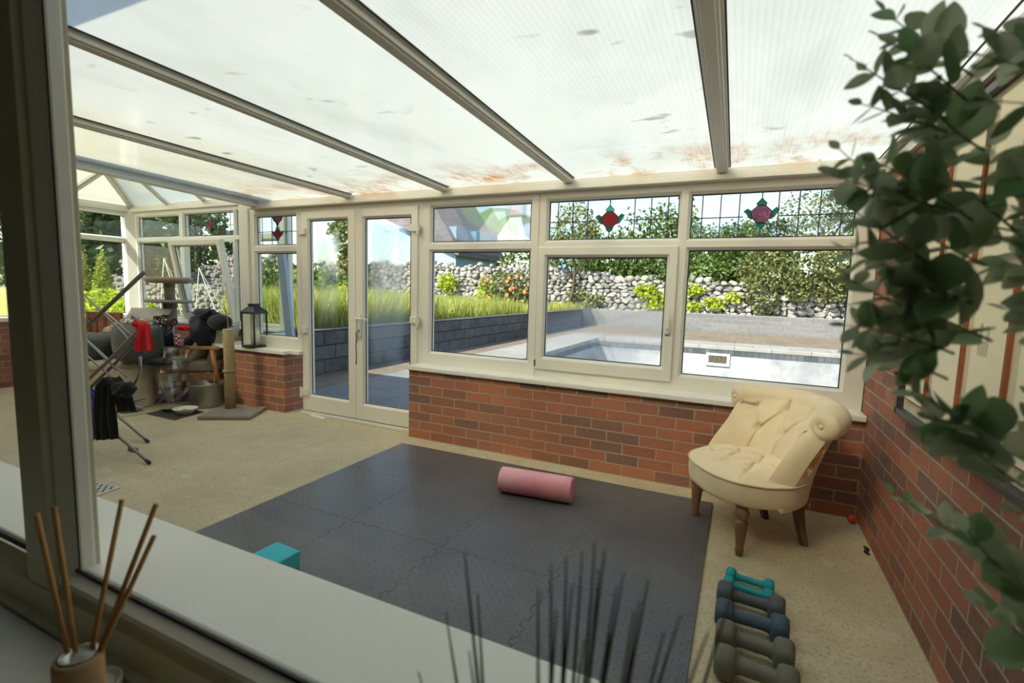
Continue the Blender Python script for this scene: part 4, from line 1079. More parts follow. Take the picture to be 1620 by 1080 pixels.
# back: swept profile round the rear of the seat, scrolling over at the top
BBUT = [(-.66,.84),(-.20,.85),(.26,.85),(.70,.82),(-.43,.47),(.03,.47),(.48,.47)]
BL = [((-.66,.84),(-.43,.47)),((-.20,.85),(-.43,.47)),((-.20,.85),(.03,.47)),((.26,.85),(.03,.47)),((.26,.85),(.48,.47)),((.70,.82),(.48,.47)),((-.43,.47),(-.41,-.1)),((.03,.47),(.03,-.1)),((.48,.47),(.46,-.1)),((-.66,.84),(-1.1,.93)),((.70,.82),(1.1,.90))]
TH = radians(76)
def bcurve(u, w_, y0, dp):
    t_ = u*TH
    return V3((w_*sin(t_)/sin(TH), y0+dp*(cos(t_)-cos(TH))/(1-cos(TH)), 0)), V3((sin(t_*1.05), cos(t_*1.05), 0))
SR, SZ = .066, .672
SA0, SA1 = pi*.98, -pi*.44
def scroll(u):
    p, n = bcurve(u, .256, .100, .150)
    return p + n*SR*1.05 + V3((0,0,SZ+.022*(1-u*u))), n
def backfn(uu, v):
    u = uu*2-1
    c, n = scroll(u)
    if v <= .46:
        f = v/.46
        p, n = bcurve(u, .262-.004*f, -.105+.205*f**1.1, .200-.050*f)
        e = c + n*(SR*1.05*cos(SA0)); zt_ = c.z+SR*sin(SA0)
        z = .395+(zt_-.395)*f
        h = sum(.022*exp(-(((u-q)*.30)**2+((f-r)*.27)**2)/.0005) for q,r in BBUT)
        cr = max(exp(-(segd(u*.30,f*.27,((a_[0]*.30,a_[1]*.27),(b_[0]*.30,b_[1]*.27)))/.0048)**2) for a_,b_ in BL)
        cr2 = max(exp(-(segd(u*.30,f*.27,((q*.30,.85*.27),(q*1.02*.30,1.4*.27)))/.006)**2) for q in (-.20,.26))
        puff = .022*(1-u**6)*sin(pi*min(1,f*.9+.1))
        p = p + n*(h*1.2 + .019*max(cr,cr2) - puff)
        return (p.x, p.y, z)
    if v <= .80:
        f = (v-.46)/.34; th = SA0+(SA1-SA0)*f
        r = SR*(1-.10*exp(-min((u+.20)**2,(u-.26)**2)/.0004)*(1-f))
        q = c + n*(r*1.05*cos(th)) + V3((0,0,r*sin(th)))
        return tuple(q)
    f = (v-.80)/.20
    q0 = c + n*(SR*1.05*cos(SA1)) + V3((0,0,SR*sin(SA1)))
    b0, nb = bcurve(u, .300, -.055, .320); q1 = b0 + V3((0,0,.250))
    q = q0*(1-f)+q1*f + nb*(-.012*sin(pi*f))
    return tuple(q)
NV = 84
bk = MB().grid(backfn, 181, NV)
for e in (0,1):
    s_ = -1 if e==0 else 1
    c, n = scroll(s_); tdir = V3((n.y*s_, -n.x*s_, 0))
    ring = [V3(backfn(e, .46+.34*j/20)) for j in range(21)]
    # arm front: strip between inner and outer edges, softly rounded
    m_ = 16; o_ = len(bk.v); W_ = 6
    for i in range(m_):
        g = i/(m_-1)
        pi_ = V3(backfn(e, .46*g)); po = V3(backfn(e, 1-.20*g))
        for k in range(W_):
            h = k/(W_-1); bk.v.append(tuple(pi_*(1-h)+po*h + tdir*(.020*sin(pi*h))))
    for i in range(m_-1):
        for k in range(W_-1):
            bk.f.append((o_+i*W_+k, o_+i*W_+k+1, o_+(i+1)*W_+k+1, o_+(i+1)*W_+k))
    # scroll end: domed disc gathered to a button
    o_ = len(bk.v); levels = [(1.,.0),(.93,.014),(.75,.026),(.5,.030),(.25,.026),(.08,.016)]
    R_ = [c+n*(SR*1.05*cos(2*pi*k/32))+V3((0,0,SR*sin(2*pi*k/32))) for k in range(32)]
    for r_, d_ in levels:
        for k,p in enumerate(R_):
            bk.v.append(tuple(c+(p-c)*r_*(1-.03*(k%2)*(r_<.9)) + tdir*d_))
    for i in range(len(levels)-1):
        for k in range(32):
            bk.f.append((o_+i*32+k, o_+i*32+(k+1)%32, o_+(i+1)*32+(k+1)%32, o_+(i+1)*32+k))
    bk.f.append(tuple(o_+(len(levels)-1)*32+k for k in range(32)))
backrest = fixn(bk.build('backrest', CREAM, ch_, smooth=True))
BTN = m_fabric('button_linen', srgb(232,212,172))
def near(u,f): return V3(backfn((u+1)/2, f*.46))
for p,q in BBUT:
    o = MB().ball((0,0,0),.0135,.0135,.0135,12,8).build('button', BTN, ch_, smooth=True); o.location = near(p,q)+V3((0,-.004,0))
for e in (-1,1):
    c, n = scroll(e); tdir = V3((n.y*e, -n.x*e, 0))
    o = MB().ball((0,0,0),.014,.014,.014,12,8).build('button', BTN, ch_, smooth=True); o.location = c+tdir*.020
# tear along the outer edge of one arm, orange foam showing
nn = []
for k in range(11):
    f = k/10; v = .815+.085*f
    a_ = V3(backfn(.999, v)); b_ = V3(backfn(.999-.055*sin(pi*f)**.8-.002, v))
    nn.append((a_,b_))
rg = random.Random(4); td = MB(); vs_ = []
for i,(a_,b_) in enumerate(nn):
    for m_ in range(6):
        pt = a_+(b_-a_)*m_/5; n_ = V3((pt.x,pt.y,0)).normalized()*(.004+.007*sin(pi*m_/5)*sin(pi*i/10)+rg.uniform(-.0015,.0015)); vs_.append(pt+n_)
td.add(vs_, [(i*6+m_,i*6+m_+1,(i+1)*6+m_+1,(i+1)*6+m_) for i in range(10) for m_ in range(5)])
o = td.build('exposed_foam', plain('orange_foam', srgb(214,140,54), .95, .1, 0, .35, 60, .8, 90, .01), ch_, smooth=True); o['label']='torn strip of orange foam'
fr_ = MB()
for k in range(30):
    a_,b_ = nn[rg.randrange(1,10)]; p = b_ if rg.random()<.7 else a_; n_ = V3((p.x,p.y,0)).normalized()
    fr_.tube([p+n_*.008, p+n_*.013+V3((rg.uniform(-.008,.008),rg.uniform(-.008,.008),-rg.uniform(.004,.02)))],.0007,4)
o = fr_.build('frayed_threads', plain('thread', srgb(240,228,196), .9), ch_); o['kind']='stuff'
# legs
lp_ = [(.0,.0),(.015,.0),(.0175,.012),(.019,.022),(.0215,.028),(.0185,.036),(.019,.05),(.027,.13),(.030,.165),(.024,.182),(.021,.186),(.031,.198),(.0335,.215),(.030,.232),(.023,.240),(.022,.246),(.031,.250),(.031,.268)]
for sx in (-1,1):
    MB().lathe(lp_, (sx*.205,-.185,0), 20).build('leg', WOODL, ch_, smooth=True)
for sx in (-1,1):
    P = [(sx*.150,.215,.0),(sx*.150,.185,.10),(sx*.150,.165,.18),(sx*.150,.160,.268)]
    mb = MB()
    n = len(P); W = [.0155,.018,.021,.023]; vs_=[]; fs_=[]
    for p,w_ in zip(P,W): vs_ += [(p[0]-w_,p[1]-w_,p[2]),(p[0]+w_,p[1]-w_,p[2]),(p[0]+w_,p[1]+w_,p[2]),(p[0]-w_,p[1]+w_,p[2])]
    for i in range(n-1):
        for k in range(4): fs_.append((i*4+k,i*4+(k+1)%4,(i+1)*4+(k+1)%4,(i+1)*4+k))
    fs_ += [(3,2,1,0),(12,13,14,15)]
    mb.add(vs_,fs_); fixn(mb.build('leg', plain('rear_leg_wood', srgb(84,66,48), .5), ch_, bevel=.003))
MB().tube([(-.06,-.12,.262),(-.065,-.125,.20),(-.058,-.128,.155)],.0012,5).build('loose_thread', plain('loose_thread', srgb(210,214,190), .9), ch_)

# ================================================================== FRAMED PANEL ON THE BRICK WALL
fp = thing('framed_panel', 'black framed beige panel with cream cards on the brick wall', 'wall picture', (XR,-1.60,1.35), 0)
ME = lambda u,v,w: (-w,u,v)          # u along the wall, v up, w out of the wall
Y0, Y1, Z0, Z1 = -.95, .955, -.585, .575
f = MB(); f.rectframe(Y0,Y1,Z0,Z1,.03,.03,.03,.03,.034,.002,.004,ME)
fr2 = MB()
for a,b_ in (((Y0,Z0),(Y1,Z0+.028)),((Y0,Z1-.028),(Y1,Z1)),((Y0,Z0),(Y0+.028,Z1)),((Y1-.028,Z0),(Y1,Z1))):
    fr2.box(-.036,-.001,a[0],b_[0],a[1],b_[1])
fr2.build('frame', plain('frame_black', srgb(44,44,46), .35), fp, bevel=.003)
MB().box(-.010,-.001,Y0+.01,Y1-.01,Z0+.01,Z1-.01).build('backing', m_fabric('linen_backing', srgb(206,194,162), 220., .3), fp)
CARD = plain('card_cream', srgb(236,226,196), .8,.2,0,.03); CEDGE = plain('card_edge', srgb(138,74,38), .7)
cw, chh = .215, .47
for r_ in range(2):
    for c_ in range(6):
        y1_ = Y1-.075-c_*(cw+.085); z0_ = Z0+.085+r_*(chh+.075)
        cd_ = MB().box(-.022,-.0105,y1_-cw,y1_,z0_,z0_+chh).build('card', CARD, fp)
        eg = MB().box(-.0215,-.0105,y1_-cw-.012,y1_-cw,z0_-.006,z0_+chh); eg.box(-.0215,-.0105,y1_-cw,y1_,z0_-.006,z0_)
        eg.build('card_edge', CEDGE, cd_)
        if r_==0:
            mk = MB(); rr = random.Random(c_)
            for q in range(6): 
                yy=y1_-.05-.02*q*.6; mk.tube([(-.0224,yy,z0_+.25),(-.0224,yy-.004,z0_+.25+rr.uniform(.04,.10))],.0008,4)
            o = mk.build('pencil_marks', plain('pencil', srgb(120,110,100), .9), cd_); o['kind']='stuff'

# ================================================================== SCRATCHING POST, LANTERN, GRATE, WEDGE
def m_sisal():
    t = NT('sisal'); p = t.obj(); sp = t.n('ShaderNodeSeparateXYZ',{0:p})
    s = t.math('SINE', t.math('MULTIPLY', sp.outputs[2], 2*pi/.0085))
    col = t.mix(t.ramp(s,[(.2,0.),(.8,1.)]), srgb(178,156,112), srgb(222,202,156))
    return t.done(t.bsdf(t.mix(t.noise(80.,p,3), col, srgb(204,182,134)), .9, .1, 0., t.bump(s,.8,.004)))
def m_plush(name,c):
    t = NT(name); p = t.obj()
    col = t.mix(t.ramp(t.noise(14.,p,5,.7),[(.35,0.),(.65,1.)]), tuple(x*.72 for x in c), c)
    return t.done(t.bsdf(col,.95,.1,0.,t.bump(t.noise(120.,p,3),.6,.006), **{'Sheen Weight':.4}))
sp0 = thing('scratching_post', 'rope wound cat scratching post on a grey plush base', 'scratching post', (-1.945,-.272,0), radians(31))
MB().box(-.228,.228,-.198,.198,0.001,.035).build('base', m_plush('plush_grey', srgb(140,132,118)), sp0, bevel=.012)
o = MB().lathe([(.0,.035),(.047,.035),(.047,.80),(.043,.806),(0,.806)],(-.075,.125,0),28).build('post', m_sisal(), sp0, smooth=False)
for f_ in o.data.polygons: f_.use_smooth = abs(f_.normal.z)<.5
MB().lathe([(.046,.385),(.056,.385),(.060,.395),(.060,.405),(.056,.415),(.046,.415)],(-.075,.125,0),28).build('collar', m_plush('plush_collar', srgb(150,140,124)), sp0, smooth=True)
MB().tube([(-.075,.125,.80),(-.077,.127,.86),(-.085,.125,.93),(-.09,.123,.99)],[.006,.005,.005,.003],6).build('spring_toy', M['steel'], sp0)
la = thing('lantern', 'black metal lantern with cream candle on the short window board', 'lantern', (-2.045,.055,.6115), radians(6))
BM = M['black']; q = .078
fr_ = MB(); fr_.box(-q-.006,q+.006,-q-.006,q+.006,0,.022)
for sx in (-1,1):
    for sy in (-1,1): fr_.box(sx*q-.007,sx*q+.007,sy*q-.007,sy*q+.007,.022,.345)
fr_.box(-q-.008,q+.008,-q-.008,-q+.008,.335,.352); fr_.box(-q-.008,q+.008,q-.008,q+.008,.335,.352); fr_.box(-q-.008,-q+.008,-q,q,.335,.352); fr_.box(q-.008,q+.008,-q,q,.335,.352)
fr_.build('frame', BM, la, bevel=.002)
rf_ = MB(); s1,s2,s3 = q+.014,.042,.040
vs_ = [(a*s1,b_*s1,.352) for a,b_ in ((-1,-1),(1,-1),(1,1),(-1,1))]+[(a*s2,b_*s2,.405) for a,b_ in ((-1,-1),(1,-1),(1,1),(-1,1))]
rf_.add(vs_,[(0,1,5,4),(1,2,6,5),(2,3,7,6),(3,0,4,7),(4,5,6,7),(3,2,1,0)]); rf_.box(-.036,.036,-.036,.036,.405,.425); rf_.box(-.043,.043,-.043,.043,.424,.434)
rf_.build('roof', BM, la, bevel=.002)
gl_ = MB(); gl_.box(-q+.006,q-.006,-q-.002,-q+.001,.022,.336); gl_.box(-q+.006,q-.006,q-.001,q+.002,.022,.336); gl_.box(-q-.002,-q+.001,-q+.006,q-.006,.022,.336); gl_.box(q-.001,q+.002,-q+.006,q-.006,.022,.336)
gl_.build('glass', G['clear'], la)
MB().lathe([(0,.022),(.034,.022),(.034,.158),(.031,.163),(.014,.160),(0,.158)],(.018,.0,0),24).build('candle', plain('candle_wax', srgb(240,230,204), .5), la, smooth=True)
MB().tube([(.018,0,.158),(.018,.002,.172)],.0012,5).build('wick', M['black'], la)
gr = thing('floor_grate', 'white and black patterned square floor grate by the mullion', 'floor grate', (-1.045,-1.795,0), radians(8))
MB().box(-.11,.11,-.075,.075,.001,.010).build('frame', plain('grate_white', srgb(206,202,186), .5), gr, bevel=.002)
gg = MB()
for i in range(9):
    for j in range(6):
        if (i+j)%2==0: gg.box(-.095+i*.0215,-.078+i*.0215,-.062+j*.0215,-.045+j*.0215,.0100,.0106)
o = gg.build('slots', M['gasket'], gr); o['kind']='stuff'
dw = MB().prism([(0,0),(.20,0),(.20,.008),(0,.018)],-.02,.02,lambda a,b,c:(a,c,b))
o = fixn(dw.build('door_wedge', M['upvc'])); o.location=(-1.30,.065,.001); o.rotation_euler=(0,0,radians(-6)); tag(o,'thin white door wedge lying on floor before the doors','door wedge')
kl = thing('key_lanyard', 'dark key and lanyard hanging from the french door lock', 'keys', (-.722,.070,.855))
MB().box(-.004,.004,-.022,.003,-.014,.014).build('key', M['steel'], kl, bevel=.001)
MB().tube([(0,-.018,-.01),(.006,-.022,-.06),(-.004,-.02,-.13),(.004,-.02,-.22),(-.002,-.018,-.30)],[.007,.005,.0045,.0045,.006],6).build('lanyard', plain('lanyard', srgb(92,86,76), .8), kl, smooth=True)
# ================================================================== CLUTTER IN THE BAY
def cloth_mat(name, c, var=.12, rough=.9):
    return m_fabric(name, c, 260., .35, var, rough)
def wob(p, s, k=1.):
    x,y,z = p
    return k*(sin(x*s*1.1+y*s*.7+1.3)*cos(z*s*.9+.4)+.6*sin(y*s*1.9-z*s*1.3+x*s)+.35*sin(x*s*3.1+2.)*sin(z*s*2.7+y*s*2.2))/2
def lump(c, r, s=14., k=.12, nu=40, nv=24, sq=1., seed=0., flat=None):
    """soft crumpled lump; sq<1 squares it off, flat = floor height"""
    mb = MB()
    def fn(u,v):
        a=2*pi*u; t=pi*(v-.5); f=lambda q:(abs(q)**sq)*(1 if q>=0 else -1)
        d=V3((f(cos(t))*f(cos(a)), f(cos(t))*f(sin(a)), f(sin(t))))
        q=1+wob((d.x+seed,d.y-seed,d.z+seed*.3), s*.25, k)
        p=V3((c[0]+d.x*r[0]*q, c[1]+d.y*r[1]*q, c[2]+d.z*r[2]*q))
        if flat is not None and p.z<flat: p.z=flat
        return tuple(p)
    return mb.grid(fn,nu,nv,True)
def pillow(w,h,t,n=22):
    mb = MB()
    for s in (-1,1):
        def fn(u,v):
            x,y=u*2-1,v*2-1
            e=(1-abs(x)**2.6)*(1-abs(y)**2.6); pin=1-.07*(x*x+y*y-x*x*y*y)+.07*(x*x*y*y)
            return (x*w/2*pin, y*h/2*pin, s*(t/2*max(e,0)**.45+.0005))
        mb.grid(fn,n,n)
    return mb
def drape(path, width, thick=.006, folds=5, amp=.012, n=40, m=30, axis=V3((0,1,0)), flare=.25, seed=0):
    """cloth hung along a path (top to hem), folded across its width"""
    P=[V3(p) for p in path]; mb=MB()
    L=[0]
    for a,b in zip(P,P[1:]): L.append(L[-1]+(b-a).length)
    def pt(f):
        d=f*L[-1]
        for i in range(len(P)-1):
            if d<=L[i+1] or i==len(P)-2:
                k=(d-L[i])/max(1e-6,L[i+1]-L[i]); return P[i].lerp(P[i+1],min(1,k)), (P[i+1]-P[i]).normalized()
    for s in (0,1):
        def fn(u,v):
            p,t=pt(v); nn=axis.cross(t); nn=nn.normalized() if nn.length>.05 else V3((1,0,0))
            w_=width*(1-flare+flare*2*abs(v-.0)) if flare else width
            x=(u-.5)*w_*(1+.08*sin(v*7+seed))
            o=amp*(sin(u*folds*2*pi+seed+v*2)+.4*sin(u*folds*4.3+seed*2-v*3))*(.35+.65*v)+.005*sin(v*14+u*6+seed)
            return tuple(p+axis*x+nn*(o+s*thick))
        mb.grid(fn,n,m)
    k=n*m; f=[]
    for i in range(n-1): f+=[(i,i+1,k+i+1,k+i),((m-1)*n+i,(m-1)*n+i+1,k+(m-1)*n+i+1,k+(m-1)*n+i)]
    for j in range(m-1): f+=[(j*n,(j+1)*n,k+(j+1)*n,k+j*n),(j*n+n-1,(j+1)*n+n-1,k+(j+1)*n+n-1,k+j*n+n-1)]
    mb.f+=f
    return mb
def soft(name,label,cat,mb,mat,group=None):
    return tag(fixn(mb.build(name,mat,smooth=True)),label,cat,group)

# ---- clothes drying rack
TUBE = plain('airer_tube', srgb(142,142,138), .35, .5, .6, .06); TUBE2 = plain('airer_grip', srgb(112,110,104), .6)
Y1_, Y2_ = -1.40, -1.14
ar = thing('clothes_airer', 'grey metal folding clothes airer behind the mullion', 'clothes airer', (-1.6,-1.3,0))
O_ = V3((-1.6,-1.3,0))
def tb_(nm, pts, r=.0085, mat=TUBE, par=ar):
    return MB().tube([V3(p)-O_ for p in pts], r, 8).build(nm, mat, par, smooth=True)
tb_('wing_rail', [(-2.75,Y1_,.50),(-1.97,Y1_,.87),(-1.175,Y1_,1.30)], .0135, TUBE2)
tb_('wing_rail', [(-2.75,Y2_,.46),(-2.46,Y2_,.56),(-2.2,Y2_,.66)], .011, TUBE2)
tb_('arm', [(-2.05,Y1_,.42),(-1.907,Y1_,.527),(-1.619,Y1_,.696),(-1.192,Y1_,.965)], .0115)
tb_('arm', [(-2.02,Y1_+.02,.40),(-1.87,Y1_+.02,.50),(-1.59,Y1_+.02,.67),(-1.28,Y1_+.02,.87)], .010, TUBE2)
for pts in ([(-2.75,Y1_,1.50),(-2.0,Y1_,1.181),(-1.447,Y1_,.885),(-1.363,Y1_,.825)],[(-2.75,Y2_,1.23),(-2.611,Y2_,1.165),(-1.98,Y2_,.89),(-1.876,Y2_,.835)],
            [(-2.75,Y1_,1.07),(-1.98,Y1_,.715),(-1.505,Y1_,.515),(-1.396,Y1_,.456)],[(-2.75,Y2_,.86),(-2.168,Y2_,.598),(-1.95,Y2_,.492)],[(-2.75,Y1_,1.18),(-1.974,Y1_,.829),(-1.55,Y1_,.62)]):
    tb_('rail', pts, .0065)
tb_('frame', [(-1.262,Y1_,.74),(-1.268,Y1_,.64),(-1.30,Y1_,.59),(-1.417,Y1_,.472),(-1.57,Y1_,.323),(-1.985,Y1_,.012)], .0095)
tb_('frame', [(-1.968,Y1_,.287),(-1.78,Y1_,.300),(-1.562,Y1_,.326)], .0085)
tb_('frame', [(-1.70,Y2_,.36),(-1.95,Y2_,.28),(-2.46,Y2_,.012)], .0085)
l1 = tb_('leg', [(-2.75,Y1_,.56),(-1.968,Y1_,.284),(-1.221,Y1_,.014)], .0095)
l2 = tb_('leg', [(-2.75,Y2_,.40),(-2.129,Y2_,.169),(-1.714,Y2_,.014)], .0095)
for l_,p in ((l1,(-1.221,Y1_,.014)),(l2,(-1.714,Y2_,.014)),):
    MB().tube([V3(p)-O_+V3((-.03,0,.011)),V3(p)-O_+V3((.006,0,-.002))],.0118,10).build('rubber_foot', M['black'], l_, smooth=True)
MB().box(-.05,.05,-.012,.012,-.03,.03).build('joint', TUBE2, ar, bevel=.006); ar.children[-1].location = V3((-1.86,Y1_,.53))-O_; ar.children[-1].rotation_euler=(0,-.5,0)
RED = cloth_mat('red_cloth', srgb(214,28,38))
soft('cloth','bright red cloth hanging from the airer arm end','cloth', drape([(-1.24,-1.40,.955),(-1.215,-1.42,.985),(-1.165,-1.43,.965),(-1.15,-1.435,.88),(-1.16,-1.43,.79)], .085, .006, 2, .014, axis=V3((.55,.83,0)), flare=.15, seed=1), RED)
BLK = cloth_mat('black_cloth', srgb(26,28,30)); BLUE = cloth_mat('blue_cloth', srgb(40,64,150)); NAVY = cloth_mat('navy_cloth', srgb(26,30,46))
soft('garment','black garment hanging over the lower airer bars','garment', drape([(-1.36,-1.44,.36),(-1.40,-1.45,.50),(-1.50,-1.455,.585),(-1.60,-1.455,.52),(-1.62,-1.455,.30),(-1.60,-1.455,.13)],   .115, .010, 3, .012, axis=V3((.75,.66,0)), flare=.12, seed=2.2), BLK)
soft('garment','black hood shaped garment end drooping right of the airer bars','garment', lump((-1.335,-1.47,.52),(.085,.06,.052),18,.22,seed=2.), BLK)
soft('garment','royal blue garment hanging at the left of the airer','garment', drape([(-2.02,-1.43,.42),(-1.93,-1.435,.46),(-1.80,-1.435,.38),(-1.72,-1.43,.24),(-1.70,-1.43,.12)], .11, .008, 3, .018, axis=V3((.5,.86,0)), flare=.15, seed=4.), BLUE)

# ---- ottoman, armchair, wooden chair
GREY = cloth_mat('grey_upholstery', srgb(172,166,146)); GREY2 = cloth_mat('grey_upholstery_light', srgb(178,174,160)); BEIGE = cloth_mat('beige_cover', srgb(208,198,166))
OAK = plain('oak', srgb(192,138,84), .45, .5, 0, .18, 18); DKW = plain('dark_wood', srgb(140,82,48), .45, .5, 0, .2, 14)
ot = thing('ottoman', 'beige covered pouffe under the pile behind the airer', 'pouffe', (-3.22,-.55,0), radians(-40))
mb = MB().grid(lambda u,v:(lambda a,q:((.27+.012*sin(a*7+v*3))*abs(cos(a))**.6*(1 if cos(a)>0 else -1)*q,(.27+.012*sin(a*6+1))*abs(sin(a))**.6*(1 if sin(a)>0 else -1)*q,.005+.40*v))(2*pi*u,1.04-.05*v),60,10,True)
mb.build('cover', BEIGE, ot, smooth=True)
lump((0,0,.41),(.275,.275,.05),10,.05,sq=.6).build('top_cushion', GREY, ot, smooth=True)
ac = thing('armchair', 'wooden armed armchair with grey cushions, piled with bags', 'armchair', (-2.925,.065,0), radians(-58))
for sx in (-1,1):
    MB().tube([(sx*.285,-.345,.002),(sx*.285,-.29,.30),(sx*.285,-.26,.55)],[.016,.024,.027],10).build('leg', OAK, ac, smooth=True)
    MB().tube([(sx*.285,.345,.002),(sx*.285,.28,.30),(sx*.285,.25,.55)],[.016,.023,.025],10).build('leg', OAK, ac, smooth=True)
    MB().prism([(-.36,-.034),(.30,-.026),(.33,0),(.30,.026),(-.36,.034),(-.395,0)],.555,.588,lambda a,b,c:(sx*.285+b,a,c)).build('armrest', OAK, ac, bevel=.008)
MB().box(-.285,.285,-.30,-.27,.22,.29).box(-.285,.285,.25,.28,.22,.29).build('seat_rail', OAK, ac, bevel=.004)
for sx in (-1,1): MB().box(sx*.285-.014,sx*.285+.014,-.29,.28,.22,.30).build('seat_rail', OAK, ac, bevel=.004)
o = lump((0,-.02,.365),(.262,.31,.072),9,.05,sq=.45); o.build('seat_cushion', GREY, ac, smooth=True)
p_ = pillow(.50,.46,.14); o = p_.build('back_cushion', GREY, ac, smooth=True); o.location=(0,.245,.60); o.rotation_euler=(radians(72),0,0)
cu = tag(pillow(.40,.44,.12).build('cushion', m_fabric('grey_leaf_cushion', srgb(184,176,156), 200., .3, .35), smooth=True), 'grey patterned cushion leaning at the right of armchair', 'cushion')
_r=Matrix.Rotation(radians(-58),3,'Z'); cu.location=V3((-2.925,.065,0))+_r@V3((.10,.10,.60)); cu.rotation_euler=(radians(60),0,radians(-58))
cu = tag(pillow(.52,.30,.14).build('cushion', GREY2, smooth=True), 'long plain grey cushion along the back of the pile', 'cushion')
cu.location=(-3.86,.05,.80); cu.rotation_euler=(radians(55),0,radians(20))
def m_check():
    t = NT('red_check'); p = t.obj()
    ck = t.n('ShaderNodeTexChecker', {'Vector':p,'Color1':srgb(226,218,214)+(1,),'Color2':srgb(150,36,46)+(1,),'Scale':46.}).outputs[0]
    return t.done(t.bsdf(ck,.85,.2))
GRN = cloth_mat('bag_charcoal', srgb(74,76,72)); TAN = cloth_mat('tan_cloth', srgb(150,136,108), .3)
bg_ = thing('carrier_bag', 'big charcoal soft carrier with floral lid on the pouffe', 'carrier', (-3.0,-.50,.47), radians(-20))
lump((0,0,.17),(.33,.20,.20),9,.08,sq=.62,flat=0.0).build('body', GRN, bg_, smooth=True)
def m_floral():
    t = NT('floral_lid'); p = t.obj()
    v = t.n('ShaderNodeTexVoronoi', {'Vector':p,'Scale':16.}).outputs[0]
    return t.done(t.bsdf(t.mix(t.ramp(v,[(.3,0.),(.42,1.)]), srgb(214,208,196), srgb(96,94,92)),.85,.2))
lump((-.05,.03,.355),(.27,.15,.045),8,.08,sq=.6).build('lid', m_floral(), bg_, smooth=True)
MB().tube([(-.25,.0,.36),(-.1,-.02,.43),(.1,-.02,.43),(.26,0,.35)],.012,8).build('trim_roll', cloth_mat('lid_roll', srgb(128,126,116)), bg_, smooth=True)
soft('holdall','dark green grey holdall at the left below the wooden chair','bag', lump((-3.55,-.62,.56),(.26,.18,.15),9,.10,sq=.7), cloth_mat('holdall', srgb(70,76,70)))
soft('clothes_bundle','tan crumpled clothes between wooden chair and carrier','clothes', lump((-3.52,-.38,.70),(.20,.14,.085),22,.28,sq=.9,seed=1.), TAN)
soft('jacket','black padded strip of jacket under the carrier','jacket', lump((-2.82,-.50,.475),(.30,.10,.045),20,.2,seed=.6), BLK)
jk = thing('jacket', 'navy black padded jacket slumped over the armchair', 'jacket', (-2.72,-.02,.59))
lump((0,0,.15),(.13,.12,.19),16,.16,sq=.8,seed=.9).build('body', NAVY, jk, smooth=True)
lump((.07,-.02,.33),(.15,.09,.055),18,.22,seed=2.3).build('collar', NAVY, jk, smooth=True)
lump((-.10,-.05,.02),(.10,.09,.07),16,.2,seed=3.).build('sleeve', NAVY, jk, smooth=True)
cp_ = thing('cap', 'round black cap resting on top right of the pile', 'cap', (-2.46,-.02,.80))
lump((0,0,.04),(.12,.11,.085),8,.06).build('crown', BLK, cp_, smooth=True)
MB().prism([(.09,-.06),(.15,-.02),(.15,.04),(.09,.07)],.0,.008).build('peak', BLK, cp_, bevel=.003)
hb_ = thing('handbag', 'red and white checked small bag with white rope handle', 'bag', (-2.80,-.245,.60), radians(-30))
o = lump((0,0,.055),(.075,.035,.062),8,.05,sq=.5); o.build('body', m_check(), hb_, smooth=True)
MB().tube([(-.06,-.03,.10),(-.065,-.035,.16),(-.01,-.035,.195),(.05,-.03,.17),(.05,-.028,.11)],.0065,8).build('handle', plain('rope_white', srgb(222,216,196), .8), hb_, smooth=True)
soft('cloth','red folded cloth tucked above the checked bag','cloth', lump((-2.78,-.20,.775),(.075,.05,.028),18,.25,seed=1.7), RED)
soft('jeans','dark blue folded jeans left of the checked bag','jeans', lump((-2.93,-.25,.655),(.085,.08,.075),14,.18,sq=.8,seed=.4), cloth_mat('denim', srgb(36,48,84)))
hs_ = thing('harness', 'brown leather straps tangled on top of the carrier', 'straps', (-2.80,-.36,.83))
rg = random.Random(12); LTH = plain('leather', srgb(84,52,36), .5); LTB = plain('leather_black', srgb(34,28,30), .5)
for k in range(9):
    cx,cz = rg.uniform(-.12,.10), rg.uniform(-.04,.05); r1,r2 = rg.uniform(.05,.11), rg.uniform(.03,.07); ph=rg.uniform(0,6); yy=rg.uniform(-.05,.05)
    MB().tube([(cx+r1*cos(a), yy+.03*sin(2*a+ph), cz+r2*sin(a+ph*.2)) for a in [2*pi*i/22 for i in range(22)]], .0075, 6, True).build('strap', LTH if k%3 else LTB, hs_, smooth=True)
for k in range(4):
    o = MB().box(-.014,.014,-.003,.003,-.010,.010).build('buckle', plain('brass', srgb(206,168,110), .3, .5, .8), hs_, bevel=.002); o.location=(rg.uniform(-.12,.08),-.075,rg.uniform(-.05,.05)); o.rotation_euler=(0,rg.uniform(0,2),.3)
lead_ = tag(MB().tube([(-2.90,-.56,.545),(-2.80,-.585,.575),(-2.72,-.59,.555),(-2.78,-.60,.53),(-2.88,-.60,.525),(-2.95,-.58,.54),(-2.85,-.60,.575),(-2.70,-.60,.57)],.006,7).build('lead', plain('lead_grey', srgb(150,148,140), .7), smooth=True), 'grey dog lead looped in front of the black jacket', 'lead')
wc = thing('wooden_chair', 'brown slatted wooden chair back at the far left', 'chair', (-4.10,-.42,0), radians(14))
for x in (-.215,.215):
    MB().box(x-.02,x+.02,.18,.22,0,.875).build('post', DKW, wc, bevel=.005)
    MB().box(x-.02,x+.02,-.22,-.18,0,.43).build('leg', DKW, wc, bevel=.005)
MB().box(-.235,.235,.183,.217,.80,.875).build('top_rail', DKW, wc, bevel=.006); MB().box(-.2,.2,.187,.213,.60,.64).build('lower_rail', DKW, wc, bevel=.004)
for x in (-.12,.0,.12): MB().box(x-.018,x+.018,.192,.208,.64,.80).build('slat', DKW, wc, bevel=.003)
